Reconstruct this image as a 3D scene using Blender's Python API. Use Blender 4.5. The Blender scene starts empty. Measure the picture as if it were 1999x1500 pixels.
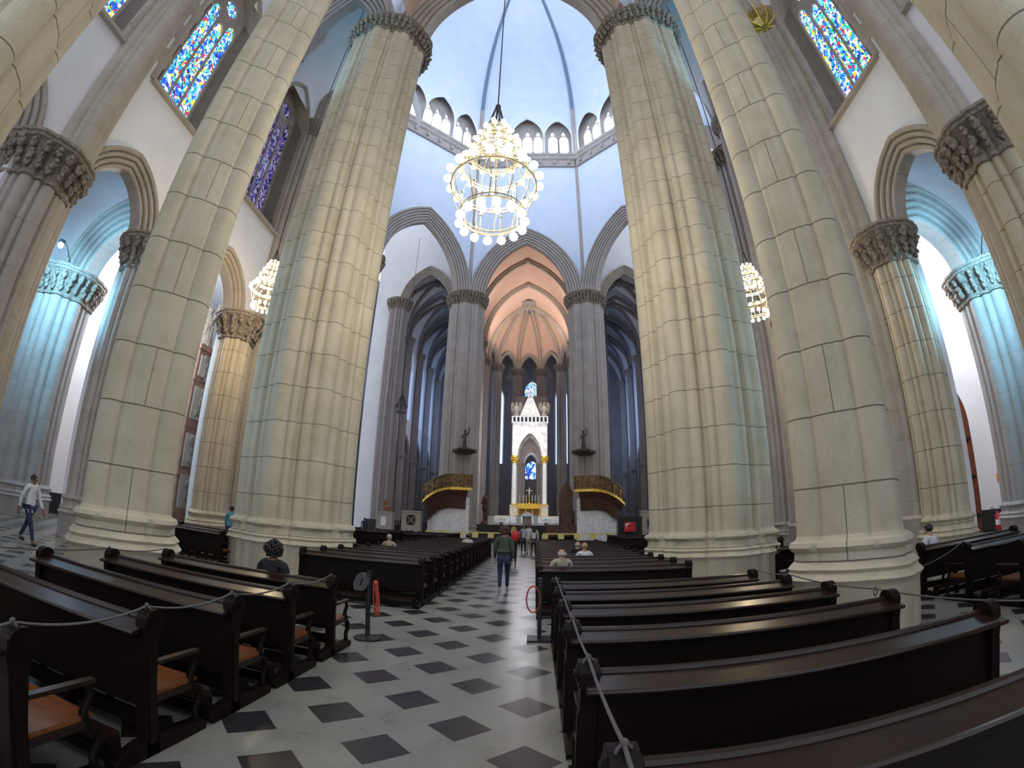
import bpy, bmesh, math, random
from mathutils import Vector, Matrix
from math import pi, sin, cos, sqrt, atan2, radians
random.seed(7)
S = bpy.context.scene
COL = S.collection
# ------------------------------------------------------------------ camera, world, exposure
CAMX, CAMZ = 1.08, 1.75
F_PX, KK = 899.0945, -0.0549
PITCH, ROLL, YAW = 0.3018, -0.0212, -0.0554
SENS = 36.0
FMM = F_PX * SENS / 1999.0
cam = bpy.data.cameras.new('camera')
cam.type = 'PANO'
cam.panorama_type = 'FISHEYE_LENS_POLYNOMIAL'
cam.sensor_width = SENS
cam.sensor_fit = 'HORIZONTAL'
cam.fisheye_fov = radians(180)
cam.fisheye_polynomial_k0 = 0.0
cam.fisheye_polynomial_k1 = -1.0 / FMM
cam.fisheye_polynomial_k2 = 0.0
cam.fisheye_polynomial_k3 = -KK / FMM ** 3
cam.fisheye_polynomial_k4 = 0.0
cam.clip_end = 500
co = bpy.data.objects.new('camera', cam)
COL.objects.link(co)
def _cammat():
    c, s = cos(ROLL), sin(ROLL); R = Matrix(((c, 0, s), (0, 1, 0), (-s, 0, c)))
    c, s = cos(PITCH), sin(PITCH); Q = Matrix(((1, 0, 0), (0, c, -s), (0, s, c)))
    c, s = cos(YAW), sin(YAW); Y = Matrix(((c, s, 0), (-s, c, 0), (0, 0, 1)))
    W = Y @ Q @ R                      # columns: right, forward, up
    r, f, u = W.col[0], W.col[1], W.col[2]
    m = Matrix((r, u, -f)).transposed().to_4x4()
    m.translation = Vector((CAMX, 0, CAMZ))
    return m
co.matrix_world = _cammat()
S.camera = co
w = bpy.data.worlds.new('world'); S.world = w; w.use_nodes = True
w.node_tree.nodes['Background'].inputs[0].default_value = (0.84, 0.90, 1.0, 1)
w.node_tree.nodes['Background'].inputs[1].default_value = 0.80
S.view_settings.view_transform = 'Standard'
S.view_settings.look = 'None'
S.view_settings.gamma = 1
S.view_settings.use_curve_mapping = False
S.view_settings.exposure = 0.55
def lamp(name, kind, loc, color, energy, size=0.3, aim=None, spot=None, blend=0.6):
    l = bpy.data.lights.new(name, kind); l.color = color; l.energy = energy
    if kind == 'AREA': l.shape = 'DISK'; l.size = size
    else: l.shadow_soft_size = size
    if spot: l.spot_size = radians(spot); l.spot_blend = blend
    o = bpy.data.objects.new(name, l); COL.objects.link(o); o.location = loc
    if aim is not None:
        o.rotation_euler = (Vector(aim) - Vector(loc)).to_track_quat('-Z', 'Y').to_euler()
    return o
WARM = (1.0, 0.80, 0.50); BLUE = (0.25, 0.68, 1.0); DAY = (0.62, 0.80, 1.0)

# ------------------------------------------------------------------ materials
class NT:
    def __init__(s, name):
        s.m = bpy.data.materials.new(name); s.m.use_nodes = True
        s.t = s.m.node_tree; s.b = s.t.nodes['Principled BSDF']; s.out = s.t.nodes['Material Output']
    def n(s, ty, **kw):
        x = s.t.nodes.new(ty)
        for k, v in kw.items(): setattr(x, k, v)
        return x
    def put(s, sock, v):
        if isinstance(v, bpy.types.NodeSocket): s.t.links.new(v, sock)
        else: sock.default_value = v
    def M(s, op, a, b=None, c=None):
        x = s.n('ShaderNodeMath', operation=op); s.put(x.inputs[0], a)
        if b is not None: s.put(x.inputs[1], b)
        if c is not None: s.put(x.inputs[2], c)
        return x.outputs[0]
    def mix(s, f, a, b):
        x = s.n('ShaderNodeMix', data_type='RGBA')
        s.put(x.inputs[0], f); s.put(x.inputs[6], a if not isinstance(a, tuple) else (*a, 1)[:4]); s.put(x.inputs[7], b if not isinstance(b, tuple) else (*b, 1)[:4])
        return x.outputs[2]
    def noise(s, vec, sc, det=4, rough=0.6):
        x = s.n('ShaderNodeTexNoise'); x.inputs['Scale'].default_value = sc; x.inputs['Detail'].default_value = det
        x.inputs['Roughness'].default_value = rough; s.put(x.inputs['Vector'], vec); return x.outputs[0]
    def ramp(s, v, p0, p1):
        x = s.n('ShaderNodeMapRange'); s.put(x.inputs[0], v); x.inputs[1].default_value = p0; x.inputs[2].default_value = p1; return x.outputs[0]
    def pos(s):
        return s.n('ShaderNodeNewGeometry').outputs['Position']
    def obj(s):
        return s.n('ShaderNodeTexCoord').outputs['Object']
    def xyz(s, v):
        x = s.n('ShaderNodeSeparateXYZ'); s.put(x.inputs[0], v); return x.outputs
    def bump(s, h, st, d=0.02):
        x = s.n('ShaderNodeBump'); x.inputs['Strength'].default_value = st; x.inputs['Distance'].default_value = d
        s.put(x.inputs['Height'], h); s.t.links.new(x.outputs[0], s.b.inputs['Normal'])
def simple(name, c, rough=0.6, metal=0.0, spec=0.5, c2=None, sc=8.0, bump=0.0, coat=0):
    t = NT(name); t.b.inputs['Roughness'].default_value = rough; t.b.inputs['Metallic'].default_value = metal
    t.b.inputs['Specular IOR Level'].default_value = spec
    if coat: t.b.inputs['Coat Weight'].default_value = coat; t.b.inputs['Coat Roughness'].default_value = 0.15
    n = t.noise(t.obj(), sc)
    c2 = c2 or tuple(x * 0.8 for x in c)
    t.put(t.b.inputs['Base Color'], t.mix(t.ramp(n, 0.35, 0.65), c, c2))
    if bump: t.bump(n, bump)
    return t.m
def emis(name, c, st):
    t = NT(name); e = t.n('ShaderNodeEmission'); e.inputs[0].default_value = (*c, 1); e.inputs[1].default_value = st
    t.t.links.new(e.outputs[0], t.out.inputs[0]); return t.m
def stone(name, c, course=1.05, jw=0.014, vert=False, dark=0.42, off=0.0, c2=None):
    """ashlar granite: speckle, blocks of slightly different tone, thin dark bed joints"""
    t = NT(name); ob = t.obj(); x, y, z = t.xyz(ob)
    t.b.inputs['Roughness'].default_value = 0.75
    zz = t.M('DIVIDE', t.M('ADD', z, off), course)
    fr = t.M('FRACT', zz); k = t.M('FLOOR', zz)
    ang = t.M('DIVIDE', t.M('ARCTAN2', y, x), pi / 2)
    j = t.M('LESS_THAN', fr, jw / course)
    if vert:
        fa = t.M('ABSOLUTE', t.M('SUBTRACT', t.M('FRACT', ang), 0.5 + 0.03))
        vj = t.M('MULTIPLY', t.M('LESS_THAN', fa, 0.006), t.M('GREATER_THAN', t.M('FRACT', t.M('MULTIPLY', k, 0.5)), 0.25))
        j = t.M('MAXIMUM', j, vj)
    cmb = t.n('ShaderNodeCombineXYZ'); t.put(cmb.inputs[0], k); t.put(cmb.inputs[1], t.M('FLOOR', t.M('MULTIPLY', ang, 4)))
    wn = t.n('ShaderNodeTexWhiteNoise', noise_dimensions='2D'); t.put(wn.inputs['Vector'], cmb.outputs[0])
    g = t.noise(ob, 42, 3, 0.7); b = t.noise(ob, 0.9, 5, 0.6); st_ = t.noise(ob, 2.6, 6, 0.7)
    c2 = c2 or (c[0] * 0.80, c[1] * 0.78, c[2] * 0.72)
    col = t.mix(t.ramp(b, 0.35, 0.68), c, c2)
    col = t.mix(t.M('MULTIPLY', wn.outputs[0], 0.28), col, (c[0] * 0.7, c[1] * 0.72, c[2] * 0.76))
    col = t.mix(t.M('MULTIPLY', t.ramp(g, 0.42, 0.72), 0.5), col, (c[0] * 0.55, c[1] * 0.52, c[2] * 0.48))
    col = t.mix(t.M('MULTIPLY', t.ramp(st_, 0.52, 0.72), 0.40), col, (c[0] * 0.52, c[1] * 0.50, c[2] * 0.40))
    col = t.mix(j, col, tuple(q * dark for q in c2))
    t.put(t.b.inputs['Base Color'], col)
    t.bump(g, 0.15, 0.01)
    return t.m
M = {}
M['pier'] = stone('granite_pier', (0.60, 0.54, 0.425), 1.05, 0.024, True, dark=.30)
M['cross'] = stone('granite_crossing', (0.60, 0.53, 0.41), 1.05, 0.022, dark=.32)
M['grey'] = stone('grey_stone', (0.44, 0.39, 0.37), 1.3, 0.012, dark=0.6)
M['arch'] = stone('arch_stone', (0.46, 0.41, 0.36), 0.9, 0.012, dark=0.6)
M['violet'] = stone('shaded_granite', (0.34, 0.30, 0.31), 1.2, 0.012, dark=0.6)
M['cap'] = simple('carved_stone', (0.34, 0.29, 0.24), 0.85, c2=(0.17, 0.14, 0.115), sc=11, bump=0.7)
M['white'] = simple('white_plaster', (0.78, 0.78, 0.80), 0.9, c2=(0.72, 0.72, 0.76), sc=0.6)
M['dome'] = simple('pale_blue_plaster', (0.64, 0.69, 0.81), 0.9, c2=(0.58, 0.65, 0.79), sc=0.5)
M['domeline'] = simple('slate_blue_paint', (0.16, 0.24, 0.34), 0.7)
M['marble'] = simple('white_marble', (0.82, 0.81, 0.80), 0.35, c2=(0.62, 0.62, 0.62), sc=3)
M['relief'] = simple('carved_marble', (0.84, 0.82, 0.78), 0.5, c2=(0.5, 0.47, 0.43), sc=2.6, bump=1.0)
M['redmarble'] = simple('brown_marble', (0.30, 0.17, 0.12), 0.45, c2=(0.20, 0.11, 0.08), sc=1.5)
M['gold'] = simple('gold', (0.90, 0.62, 0.10), 0.35, 0.45, c2=(0.60, 0.38, 0.05), sc=6)
M['bronze'] = simple('bronze', (0.24, 0.15, 0.07), 0.42, 0.6, c2=(0.10, 0.065, 0.03), sc=7, bump=0.8)
M['darkwood'] = simple('red_brown_wood', (0.13, 0.045, 0.022), 0.4, c2=(0.06, 0.02, 0.012), sc=4)
M['darkbronze'] = simple('dark_bronze', (0.07, 0.05, 0.035), 0.5, 0.4, bump=0.5)
M['iron'] = simple('wrought_iron', (0.035, 0.035, 0.04), 0.45, 0.5)
M['ironwhite'] = simple('gilt_iron', (0.30, 0.26, 0.18), 0.4, 0.6)
M['black'] = simple('black_paint', (0.012, 0.012, 0.014), 0.5)
M['rope'] = simple('grey_rope', (0.11, 0.105, 0.11), 0.8, c2=(0.07, 0.07, 0.07), sc=60)
M['orange'] = simple('orange_rope', (0.55, 0.07, 0.03), 0.6)
M['red'] = simple('red_paint', (0.62, 0.02, 0.03), 0.4)
M['yellow'] = simple('yellow_cloth', (0.72, 0.60, 0.10), 0.8, c2=(0.72, 0.64, 0.35), sc=2)
M['carpet'] = simple('dark_carpet', (0.055, 0.045, 0.045), 0.95, sc=30)
M['goldcarpet'] = simple('gold_carpet', (0.75, 0.50, 0.08), 0.9)
M['leaf'] = simple('green_leaves', (0.10, 0.22, 0.03), 0.6, c2=(0.35, 0.42, 0.05), sc=14)
M['cloth'] = simple('white_cloth', (0.86, 0.85, 0.83), 0.85)
M['paper'] = simple('white_paper', (0.85, 0.85, 0.88), 0.8)
M['bulb'] = emis('lit_globe', (1.0, 0.93, 0.74), 13)
M['pane'] = emis('daylit_pane', (0.80, 0.91, 1.0), 12)
M['bluepane'] = emis('daylit_blue_pane', (0.40, 0.60, 1.0), 1.6)
M['floodlens'] = emis('lit_flood_lens', (0.72, 0.70, 1.0), 60)
M['skin'] = simple('skin', (0.50, 0.29, 0.20), 0.55)
M['skind'] = simple('darker_skin', (0.20, 0.10, 0.065), 0.55)

def glass_mat(name, st, pal, sc):
    t = NT(name); p = t.pos()
    mp = t.n('ShaderNodeMapping'); mp.inputs['Scale'].default_value = (1, 1, 0.62); t.put(mp.inputs[0], p)
    d = t.n('ShaderNodeTexNoise'); d.inputs['Scale'].default_value = 2.2; t.put(d.inputs['Vector'], mp.outputs[0])
    va = t.n('ShaderNodeVectorMath', operation='ADD'); t.put(va.inputs[0], mp.outputs[0])
    vs = t.n('ShaderNodeVectorMath', operation='SCALE'); t.put(vs.inputs[0], d.outputs[1]); vs.inputs['Scale'].default_value = 0.35
    t.put(va.inputs[1], vs.outputs[0])
    v = t.n('ShaderNodeTexVoronoi'); v.inputs['Scale'].default_value = sc; t.put(v.inputs['Vector'], va.outputs[0])
    e = t.n('ShaderNodeTexVoronoi', feature='DISTANCE_TO_EDGE'); e.inputs['Scale'].default_value = sc; t.put(e.inputs['Vector'], va.outputs[0])
    big = t.n('ShaderNodeTexVoronoi'); big.inputs['Scale'].default_value = sc * 0.28; t.put(big.inputs['Vector'], va.outputs[0])
    cr = t.n('ShaderNodeValToRGB'); cr.color_ramp.interpolation = 'CONSTANT'
    r = t.M('FRACT', t.M('ADD', t.M('MULTIPLY', t.xyz(v.outputs['Color'])[0], 0.75), t.M('MULTIPLY', t.xyz(big.outputs['Color'])[0], 0.45)))
    t.put(cr.inputs[0], r)
    els = cr.color_ramp.elements
    for i, c in enumerate(pal):
        q = i / len(pal)
        el = els[0] if i == 0 else (els[1] if i == 1 else els.new(q))
        el.position = q; el.color = (*c, 1)
    lead = t.M('GREATER_THAN', e.outputs['Distance'], 0.045)
    em = t.n('ShaderNodeEmission'); t.put(em.inputs[0], cr.outputs[0]); t.put(em.inputs[1], t.M('MULTIPLY', lead, st))
    gl = t.n('ShaderNodeBsdfGlossy'); gl.inputs[0].default_value = (0.05, 0.05, 0.06, 1)
    ad = t.n('ShaderNodeAddShader'); t.t.links.new(em.outputs[0], ad.inputs[0]); t.t.links.new(gl.outputs[0], ad.inputs[1])
    t.t.links.new(ad.outputs[0], t.out.inputs[0]); return t.m
PAL = [(0.02, 0.12, 0.75), (0.85, 0.92, 1.0), (0.03, 0.35, 0.85), (0.70, 0.02, 0.05), (0.02, 0.22, 0.60), (0.95, 0.97, 1.0), (0.95, 0.60, 0.03), (0.01, 0.05, 0.40), (0.10, 0.55, 0.80), (0.02, 0.08, 0.50), (0.03, 0.35, 0.22), (0.90, 0.92, 0.90), (0.20, 0.45, 0.95), (0.02, 0.03, 0.15)]
M['glass'] = glass_mat('stained_glass', 1.9, PAL, 9.5)
M['glassdim'] = glass_mat('violet_stained_glass', 0.42, [(0.05, 0.06, 0.40), (0.55, 0.55, 0.95), (0.02, 0.02, 0.15), (0.30, 0.12, 0.60), (0.5, 0.5, 0.8), (0.04, 0.04, 0.12)], 9)
M['glassblue'] = glass_mat('blue_stained_glass', 1.6, [(0.03, 0.15, 0.8), (0.7, 0.85, 1.0), (0.02, 0.05, 0.3), (0.2, 0.5, 0.9)], 3.0)
M['mural'] = glass_mat('mosaic_panel', 0.5, [(0.1, 0.35, 0.5), (0.8, 0.75, 0.4), (0.2, 0.4, 0.25), (0.85, 0.8, 0.7)], 2.2)  # mosaic glows by itself, its brightness put in as emission

def floor_mat():
    t = NT('checkered_marble'); p = t.pos(); x, y, z = t.xyz(p)
    d = 0.5403
    u = t.M('DIVIDE', t.M('SUBTRACT', x, 1.038), d); v = t.M('DIVIDE', t.M('SUBTRACT', y, 3.294), d)
    a = t.M('MULTIPLY', t.M('ADD', u, v), 0.5); b = t.M('MULTIPLY', t.M('SUBTRACT', u, v), 0.5)
    da = t.M('ABSOLUTE', t.M('SUBTRACT', a, t.M('ROUND', a))); db = t.M('ABSOLUTE', t.M('SUBTRACT', b, t.M('ROUND', b)))
    blk = t.M('LESS_THAN', t.M('MAXIMUM', da, db), 0.252)
    ja = t.M('LESS_THAN', t.M('ABSOLUTE', t.M('SUBTRACT', da, 0.25)), 0.004); jb = t.M('LESS_THAN', t.M('ABSOLUTE', t.M('SUBTRACT', db, 0.25)), 0.004)
    jt = t.M('MAXIMUM', ja, jb)
    n = t.noise(p, 2.2, 6, 0.65); g = t.noise(p, 30, 3, 0.7)
    vein = t.ramp(t.noise(p, 5.5, 8, 0.7), 0.55, 0.75)
    lt = t.mix(t.ramp(n, 0.3, 0.7), (0.17, 0.175, 0.165), (0.27, 0.265, 0.24))
    lt = t.mix(t.M('MULTIPLY', vein, 0.5), lt, (0.10, 0.10, 0.085))
    lt = t.mix(t.M('MULTIPLY', t.ramp(t.noise(p, 0.55, 3), 0.4, 0.65), 0.45), lt, (0.11, 0.115, 0.12))
    lt = t.mix(t.M('MULTIPLY', t.ramp(g, 0.5, 0.8), 0.25), lt, (0.10, 0.10, 0.10))
    lt = t.mix(t.M('MULTIPLY', jt, 0.18), lt, (0.10, 0.10, 0.09))
    dk = t.mix(t.ramp(n, 0.3, 0.7), (0.012, 0.012, 0.016), (0.025, 0.024, 0.028))
    t.put(t.b.inputs['Base Color'], t.mix(blk, lt, dk))
    t.put(t.b.inputs['Roughness'], t.M('ADD', t.M('MULTIPLY', n, 0.25), 0.19))
    t.bump(t.noise(p, 1.3, 3), 0.08, 0.03)
    return t.m
M['floor'] = floor_mat()
def wood_mat(name, c, c2, rough, axis=0, spec=0.32):
    t = NT(name); ob = t.obj()
    mp = t.n('ShaderNodeMapping'); mp.inputs['Scale'].default_value = (0.7, 9, 9) if axis == 0 else (9, 9, 0.7); t.put(mp.inputs[0], ob)
    n = t.noise(mp.outputs[0], 3.0, 6, 0.65)
    t.put(t.b.inputs['Base Color'], t.mix(t.ramp(n, 0.35, 0.7), c, c2))
    t.b.inputs['Roughness'].default_value = rough
    t.b.inputs['Specular IOR Level'].default_value = spec; t.b.inputs['Coat Weight'].default_value = 0.25 * spec; t.b.inputs['Coat Roughness'].default_value = 0.12
    t.bump(n, 0.12, 0.004); return t.m
M['pew'] = wood_mat('ebony_varnish', (0.005, 0.003, 0.003), (0.012, 0.006, 0.005), 0.45, 0, 0.13)
M['pewtop'] = wood_mat('brown_varnish', (0.022, 0.009, 0.007), (0.010, 0.005, 0.004), 0.27)
M['seat'] = wood_mat('worn_orange_wood', (0.24, 0.085, 0.025), (0.11, 0.035, 0.012), 0.28)
M['door'] = wood_mat('reddish_door_wood', (0.20, 0.055, 0.022), (0.08, 0.02, 0.01), 0.35, 2)
def brick_mat():
    t = NT('pink_brick'); p = t.pos()
    b = t.n('ShaderNodeTexBrick'); b.inputs['Color1'].default_value = (0.62, 0.40, 0.31, 1); b.inputs['Color2'].default_value = (0.56, 0.34, 0.25, 1)
    b.inputs['Mortar'].default_value = (0.60, 0.46, 0.40, 1); b.inputs['Scale'].default_value = 1.4
    t.put(b.inputs[0], p); n = t.noise(p, 0.8)
    t.put(t.b.inputs['Base Color'], t.mix(t.M('MULTIPLY', n, 0.3), b.outputs[0], (0.66, 0.48, 0.40)))
    t.b.inputs['Roughness'].default_value = 0.9; return t.m
M['brick'] = brick_mat()

# ------------------------------------------------------------------ mesh helpers
class MB:
    def __init__(s): s.v = []; s.f = []
    def add(s, vs, fs):
        o = len(s.v); s.v += [tuple(v) for v in vs]; s.f += [tuple(i + o for i in f) for f in fs]; return s
    def box(s, c, d, rz=0.0, ry=0.0, rx=0.0):
        m = Matrix.Rotation(rz, 3, 'Z') @ Matrix.Rotation(ry, 3, 'Y') @ Matrix.Rotation(rx, 3, 'X')
        vs = [Vector(c) + m @ Vector((x * d[0] / 2, y * d[1] / 2, z * d[2] / 2)) for x in (-1, 1) for y in (-1, 1) for z in (-1, 1)]
        return s.add(vs, [(0, 1, 3, 2), (4, 6, 7, 5), (0, 4, 5, 1), (2, 3, 7, 6), (0, 2, 6, 4), (1, 5, 7, 3)])
    def tube(s, pts, r, n=8, closed=False, cap=True):
        pts = [Vector(p) for p in pts]; rr = r if isinstance(r, (list, tuple)) else [r] * len(pts)
        k = len(pts); rings = []; up = Vector((0, 0, 1)); prev = None
        for i, p in enumerate(pts):
            a = pts[(i - 1) % k] if (i or closed) else p; b = pts[(i + 1) % k] if (i < k - 1 or closed) else p
            t = (b - a).normalized()
            x = t.cross(up) if abs(t.z) < 0.98 else t.cross(Vector((0, 1, 0)))
            if prev is not None:
                x = prev - t * prev.dot(t)
            x.normalize(); prev = x; y = t.cross(x)
            rings.append([p + (x * cos(2 * pi * j / n) + y * sin(2 * pi * j / n)) * rr[i] for j in range(n)])
        vs = [q for r_ in rings for q in r_]; fs = []
        for i in range(k if closed else k - 1):
            for j in range(n):
                a, b = i * n, ((i + 1) % k) * n; fs.append((a + j, a + (j + 1) % n, b + (j + 1) % n, b + j))
        if cap and not closed: fs += [tuple(range(n))[::-1], tuple((k - 1) * n + j for j in range(n))]
        return s.add(vs, fs)
    def lathe(s, prof, c=(0, 0, 0), n=16, sx=1, sy=1, a0=0.0, rz=0.0):
        vs = []; fs = []
        for r, z in prof:
            for j in range(n):
                a = 2 * pi * j / n + a0; vs.append((c[0] + r * cos(a) * sx, c[1] + r * sin(a) * sy, c[2] + z))
        for i in range(len(prof) - 1):
            for j in range(n): fs.append((i * n + j, i * n + (j + 1) % n, (i + 1) * n + (j + 1) % n, (i + 1) * n + j))
        fs += [tuple(range(n))[::-1], tuple((len(prof) - 1) * n + j for j in range(n))]
        return s.add(vs, fs)
    def ball(s, c, r, n=8, m=6, sc=(1, 1, 1)):
        vs = [(c[0], c[1], c[2] - r * sc[2])]; fs = []
        for i in range(1, m):
            t = pi * i / m
            for j in range(n): vs.append((c[0] + r * sin(t) * cos(2 * pi * j / n) * sc[0], c[1] + r * sin(t) * sin(2 * pi * j / n) * sc[1], c[2] - r * cos(t) * sc[2]))
        vs.append((c[0], c[1], c[2] + r * sc[2])); L = len(vs) - 1
        for j in range(n):
            fs.append((0, 1 + (j + 1) % n, 1 + j)); fs.append((L, L - n + j, L - n + (j + 1) % n))
            for i in range(m - 2): a = 1 + i * n; fs.append((a + j, a + (j + 1) % n, a + n + (j + 1) % n, a + n + j))
        return s.add(vs, fs)
    def prism(s, poly, fn, d0, d1):
        """poly in (u,z); fn(u,z,d)->point; extruded from d0 to d1"""
        n = len(poly)
        vs = [fn(u, z, d0) for u, z in poly] + [fn(u, z, d1) for u, z in poly]
        return s.add(vs, [tuple(range(n)), tuple(range(2 * n - 1, n - 1, -1))] + [(i, i + n, (i + 1) % n + n, (i + 1) % n) for i in range(n)])
def link(name, mb, mat, parent=None, smooth=None, loc=None):
    me = bpy.data.meshes.new(name); me.from_pydata(mb.v, [], mb.f); me.materials.append(M[mat] if isinstance(mat, str) else mat)
    b = bmesh.new(); b.from_mesh(me); bmesh.ops.recalc_face_normals(b, faces=b.faces); b.to_mesh(me); b.free()
    if smooth is not None: me.shade_smooth(); me.set_sharp_from_angle(angle=radians(smooth))
    o = bpy.data.objects.new(name, me); COL.objects.link(o)
    if parent: o.parent = parent
    if loc is not None: o.location = loc
    return o
def tag(o, label=None, cat=None, group=None, kind=None):
    if label: o['label'] = label
    if cat: o['category'] = cat
    if group: o['group'] = group
    if kind: o['kind'] = kind
    return o
def thing(name, label, cat, loc=(0, 0, 0), rz=0.0, group=None):
    o = bpy.data.objects.new(name, None); COL.objects.link(o); o.location = loc; o.rotation_euler = (0, 0, rz); o.empty_display_size = 0.2
    return tag(o, label, cat, group)
def struct(name, mb, mat, smooth=None, parent=None, loc=None):
    o = link(name, mb, mat, parent, smooth, loc)
    if parent is None: o['kind'] = 'structure'
    return o
def dup(root, loc=None, rz=None, label=None, group=None):
    def cp(o, par):
        c = o.copy(); COL.objects.link(c)
        if par: c.parent = par
        for ch in o.children: cp(ch, c)
        return c
    r = cp(root, None)
    if loc is not None: r.location = loc
    if rz is not None: r.rotation_euler = (0, 0, rz)
    if label: r['label'] = label
    if group: r['group'] = group
    return r
# pointed arch maths ------------------------------------------------
def arch_c(a, h): return (h * h - a * a) / (2 * a)
def arch_z(u, a, h, off=0.0):
    c = arch_c(a, h); R = a + c + off; q = R * R - (abs(u) + c) ** 2
    return sqrt(max(q, 0.0))
def arch_pts(a, h, off=0.0, n=14):
    c = arch_c(a, h); R = a + c + off; ph = math.acos(min(1, c / R)); pts = []
    for i in range(n + 1): t = ph * i / n; pts.append((R * cos(t) - c, R * sin(t)))
    return pts + [(-u, z) for u, z in reversed(pts[:-1])]
class Frame:
    """wall plane: origin, u direction (angle in plan), n = left normal of u"""
    def __init__(s, ox, oy, ang): s.o = (ox, oy); s.u = (cos(ang), sin(ang)); s.n = (-sin(ang), cos(ang))
    def __call__(s, u, z, d=0.0): return (s.o[0] + s.u[0] * u + s.n[0] * d, s.o[1] + s.u[1] * u + s.n[1] * d, z)
def arch_sweep(mb, fr, uc, zs, a, h, prof, n=14, legs=0.0):
    rows = []
    for off, d in prof:
        pts = arch_pts(a, h, off, n)
        if legs: pts = [(pts[0][0], -legs)] + pts + [(pts[-1][0], -legs)]
        rows.append([fr(uc + u, zs + z, d) for u, z in pts])
    k = len(rows[0]); vs = [p for r in rows for p in r]
    fs = [(i * k + j, i * k + j + 1, (i + 1) * k + j + 1, (i + 1) * k + j) for i in range(len(rows) - 1) for j in range(k - 1)]
    return mb.add(vs, fs)
def rollprof(W, D, steps):
    """symmetric moulded archivolt: radial width W, half depth D, n steps each side"""
    p = []
    for i in range(steps):
        r = W * i / steps; r1 = W * (i + 1) / steps; d = D * (0.30 + 0.70 * (i + 1) / steps)
        d0 = D * (0.30 + 0.70 * i / steps)
        p += [(r + 0.02 * W, d0), (r + 0.01 * W, d0 + (d - d0) * 0.45), (r + 0.25 * (r1 - r), d0 + (d - d0) * 0.85), (r + 0.6 * (r1 - r), d), (r1 - 0.1 * (r1 - r), d - 0.05 * D), (r1 - 0.02 * (r1 - r), d - 0.16 * D)]
    p.append((W, D * 0.5))
    f = [(r, -d) for r, d in reversed(p)]
    return f + p
def wall(mb, fr, u0, u1, z0, z1, ops, d0, d1, du=0.22):
    """solid wall between depths d0,d1 with openings; op = dict(u,a,lo(u),hi(u)) """
    us = set([u0, u1])
    for o in ops:
        n = max(8, int(2 * o['a'] / du))
        for i in range(n + 1): us.add(round(o['u'] - o['a'] * cos(pi * i / n), 4))
    us = sorted(x for x in us if u0 - 1e-6 <= x <= u1 + 1e-6)
    for a, b in zip(us, us[1:]):
        if b - a < 1e-5: continue
        m = (a + b) / 2; cur = [(z0, z0)]; L = sorted([o for o in ops if abs(m - o['u']) < o['a']], key=lambda o: o['lo'](m))
        segs = []; lo = (z0, z0)
        for o in L:
            l = (o['lo'](a), o['lo'](b)); h = (o['hi'](a), o['hi'](b))
            segs.append((lo, l)); lo = h
            if l[0] > z0 + 1e-3: mb.add([fr(a, l[0], d0), fr(b, l[1], d0), fr(b, l[1], d1), fr(a, l[0], d1)], [(0, 1, 2, 3)])
            mb.add([fr(a, h[0], d0), fr(b, h[1], d0), fr(b, h[1], d1), fr(a, h[0], d1)], [(0, 1, 2, 3)])
        segs.append((lo, (z1, z1)))
        for (l, h) in segs:
            if max(h[0] - l[0], h[1] - l[1]) < 1e-4: continue
            for d in (d0, d1): mb.add([fr(a, l[0], d), fr(b, l[1], d), fr(b, h[1], d), fr(a, h[0], d)], [(0, 1, 2, 3)])
    for o in ops:
        for sgn in (-1, 1):
            e = o['u'] + sgn * o['a']; l, h = o['lo'](e), o['hi'](e)
            if h - l > 1e-3: mb.add([fr(e, l, d0), fr(e, h, d0), fr(e, h, d1), fr(e, l, d1)], [(0, 1, 2, 3)])
    mb.add([fr(u0, z1, d0), fr(u1, z1, d0), fr(u1, z1, d1), fr(u0, z1, d1)], [(0, 1, 2, 3)])
    for e in (u0, u1): mb.add([fr(e, z0, d0), fr(e, z1, d0), fr(e, z1, d1), fr(e, z0, d1)], [(0, 1, 2, 3)])
    return mb
def op_arch(u, a, sill, spring, h):
    return dict(u=u, a=a, lo=lambda x: sill, hi=lambda x: spring + arch_z(max(-a, min(a, x - u)), a, h))
def op_circ(u, r, zc):
    f = lambda x: sqrt(max(0, r * r - (x - u) ** 2)); return dict(u=u, a=r, lo=lambda x: zc - f(x), hi=lambda x: zc + f(x))
def op_rect(u, a, lo, hi): return dict(u=u, a=a, lo=lambda x: lo, hi=lambda x: hi)
# ------------------------------------------------------------------ piers
def lobes(spec, core):
    """spec: list of (angle, centre distance, radius); returns r(theta)"""
    def f(th):
        r = core
        for a, D, q in spec:
            d = th - a; s = D * sin(d)
            if abs(s) < q and cos(d) > 0: r = max(r, D * cos(d) + sqrt(q * q - s * s))
        return r
    return f
def spin(mb, f, levels, n=128, c=(0, 0), mean=None, a0=0.0, a1=2 * pi, sy=1.0):
    th = [a0 + (a1 - a0) * j / n for j in range(n)]; rs = [f(t) for t in th]; mean = mean or sum(rs) / n
    vs = []; fs = []
    for z, off, lb in levels:
        for t, r in zip(th, rs):
            q = mean + (r - mean) * lb + off; vs.append((c[0] + q * cos(t), c[1] + q * sin(t) * sy, z))
    for i in range(len(levels) - 1):
        for j in range(n): fs.append((i * n + j, i * n + (j + 1) % n, (i + 1) * n + (j + 1) % n, (i + 1) * n + j))
    fs += [tuple(range(n))[::-1], tuple((len(levels) - 1) * n + j for j in range(n))]
    return mb.add(vs, fs)
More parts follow.
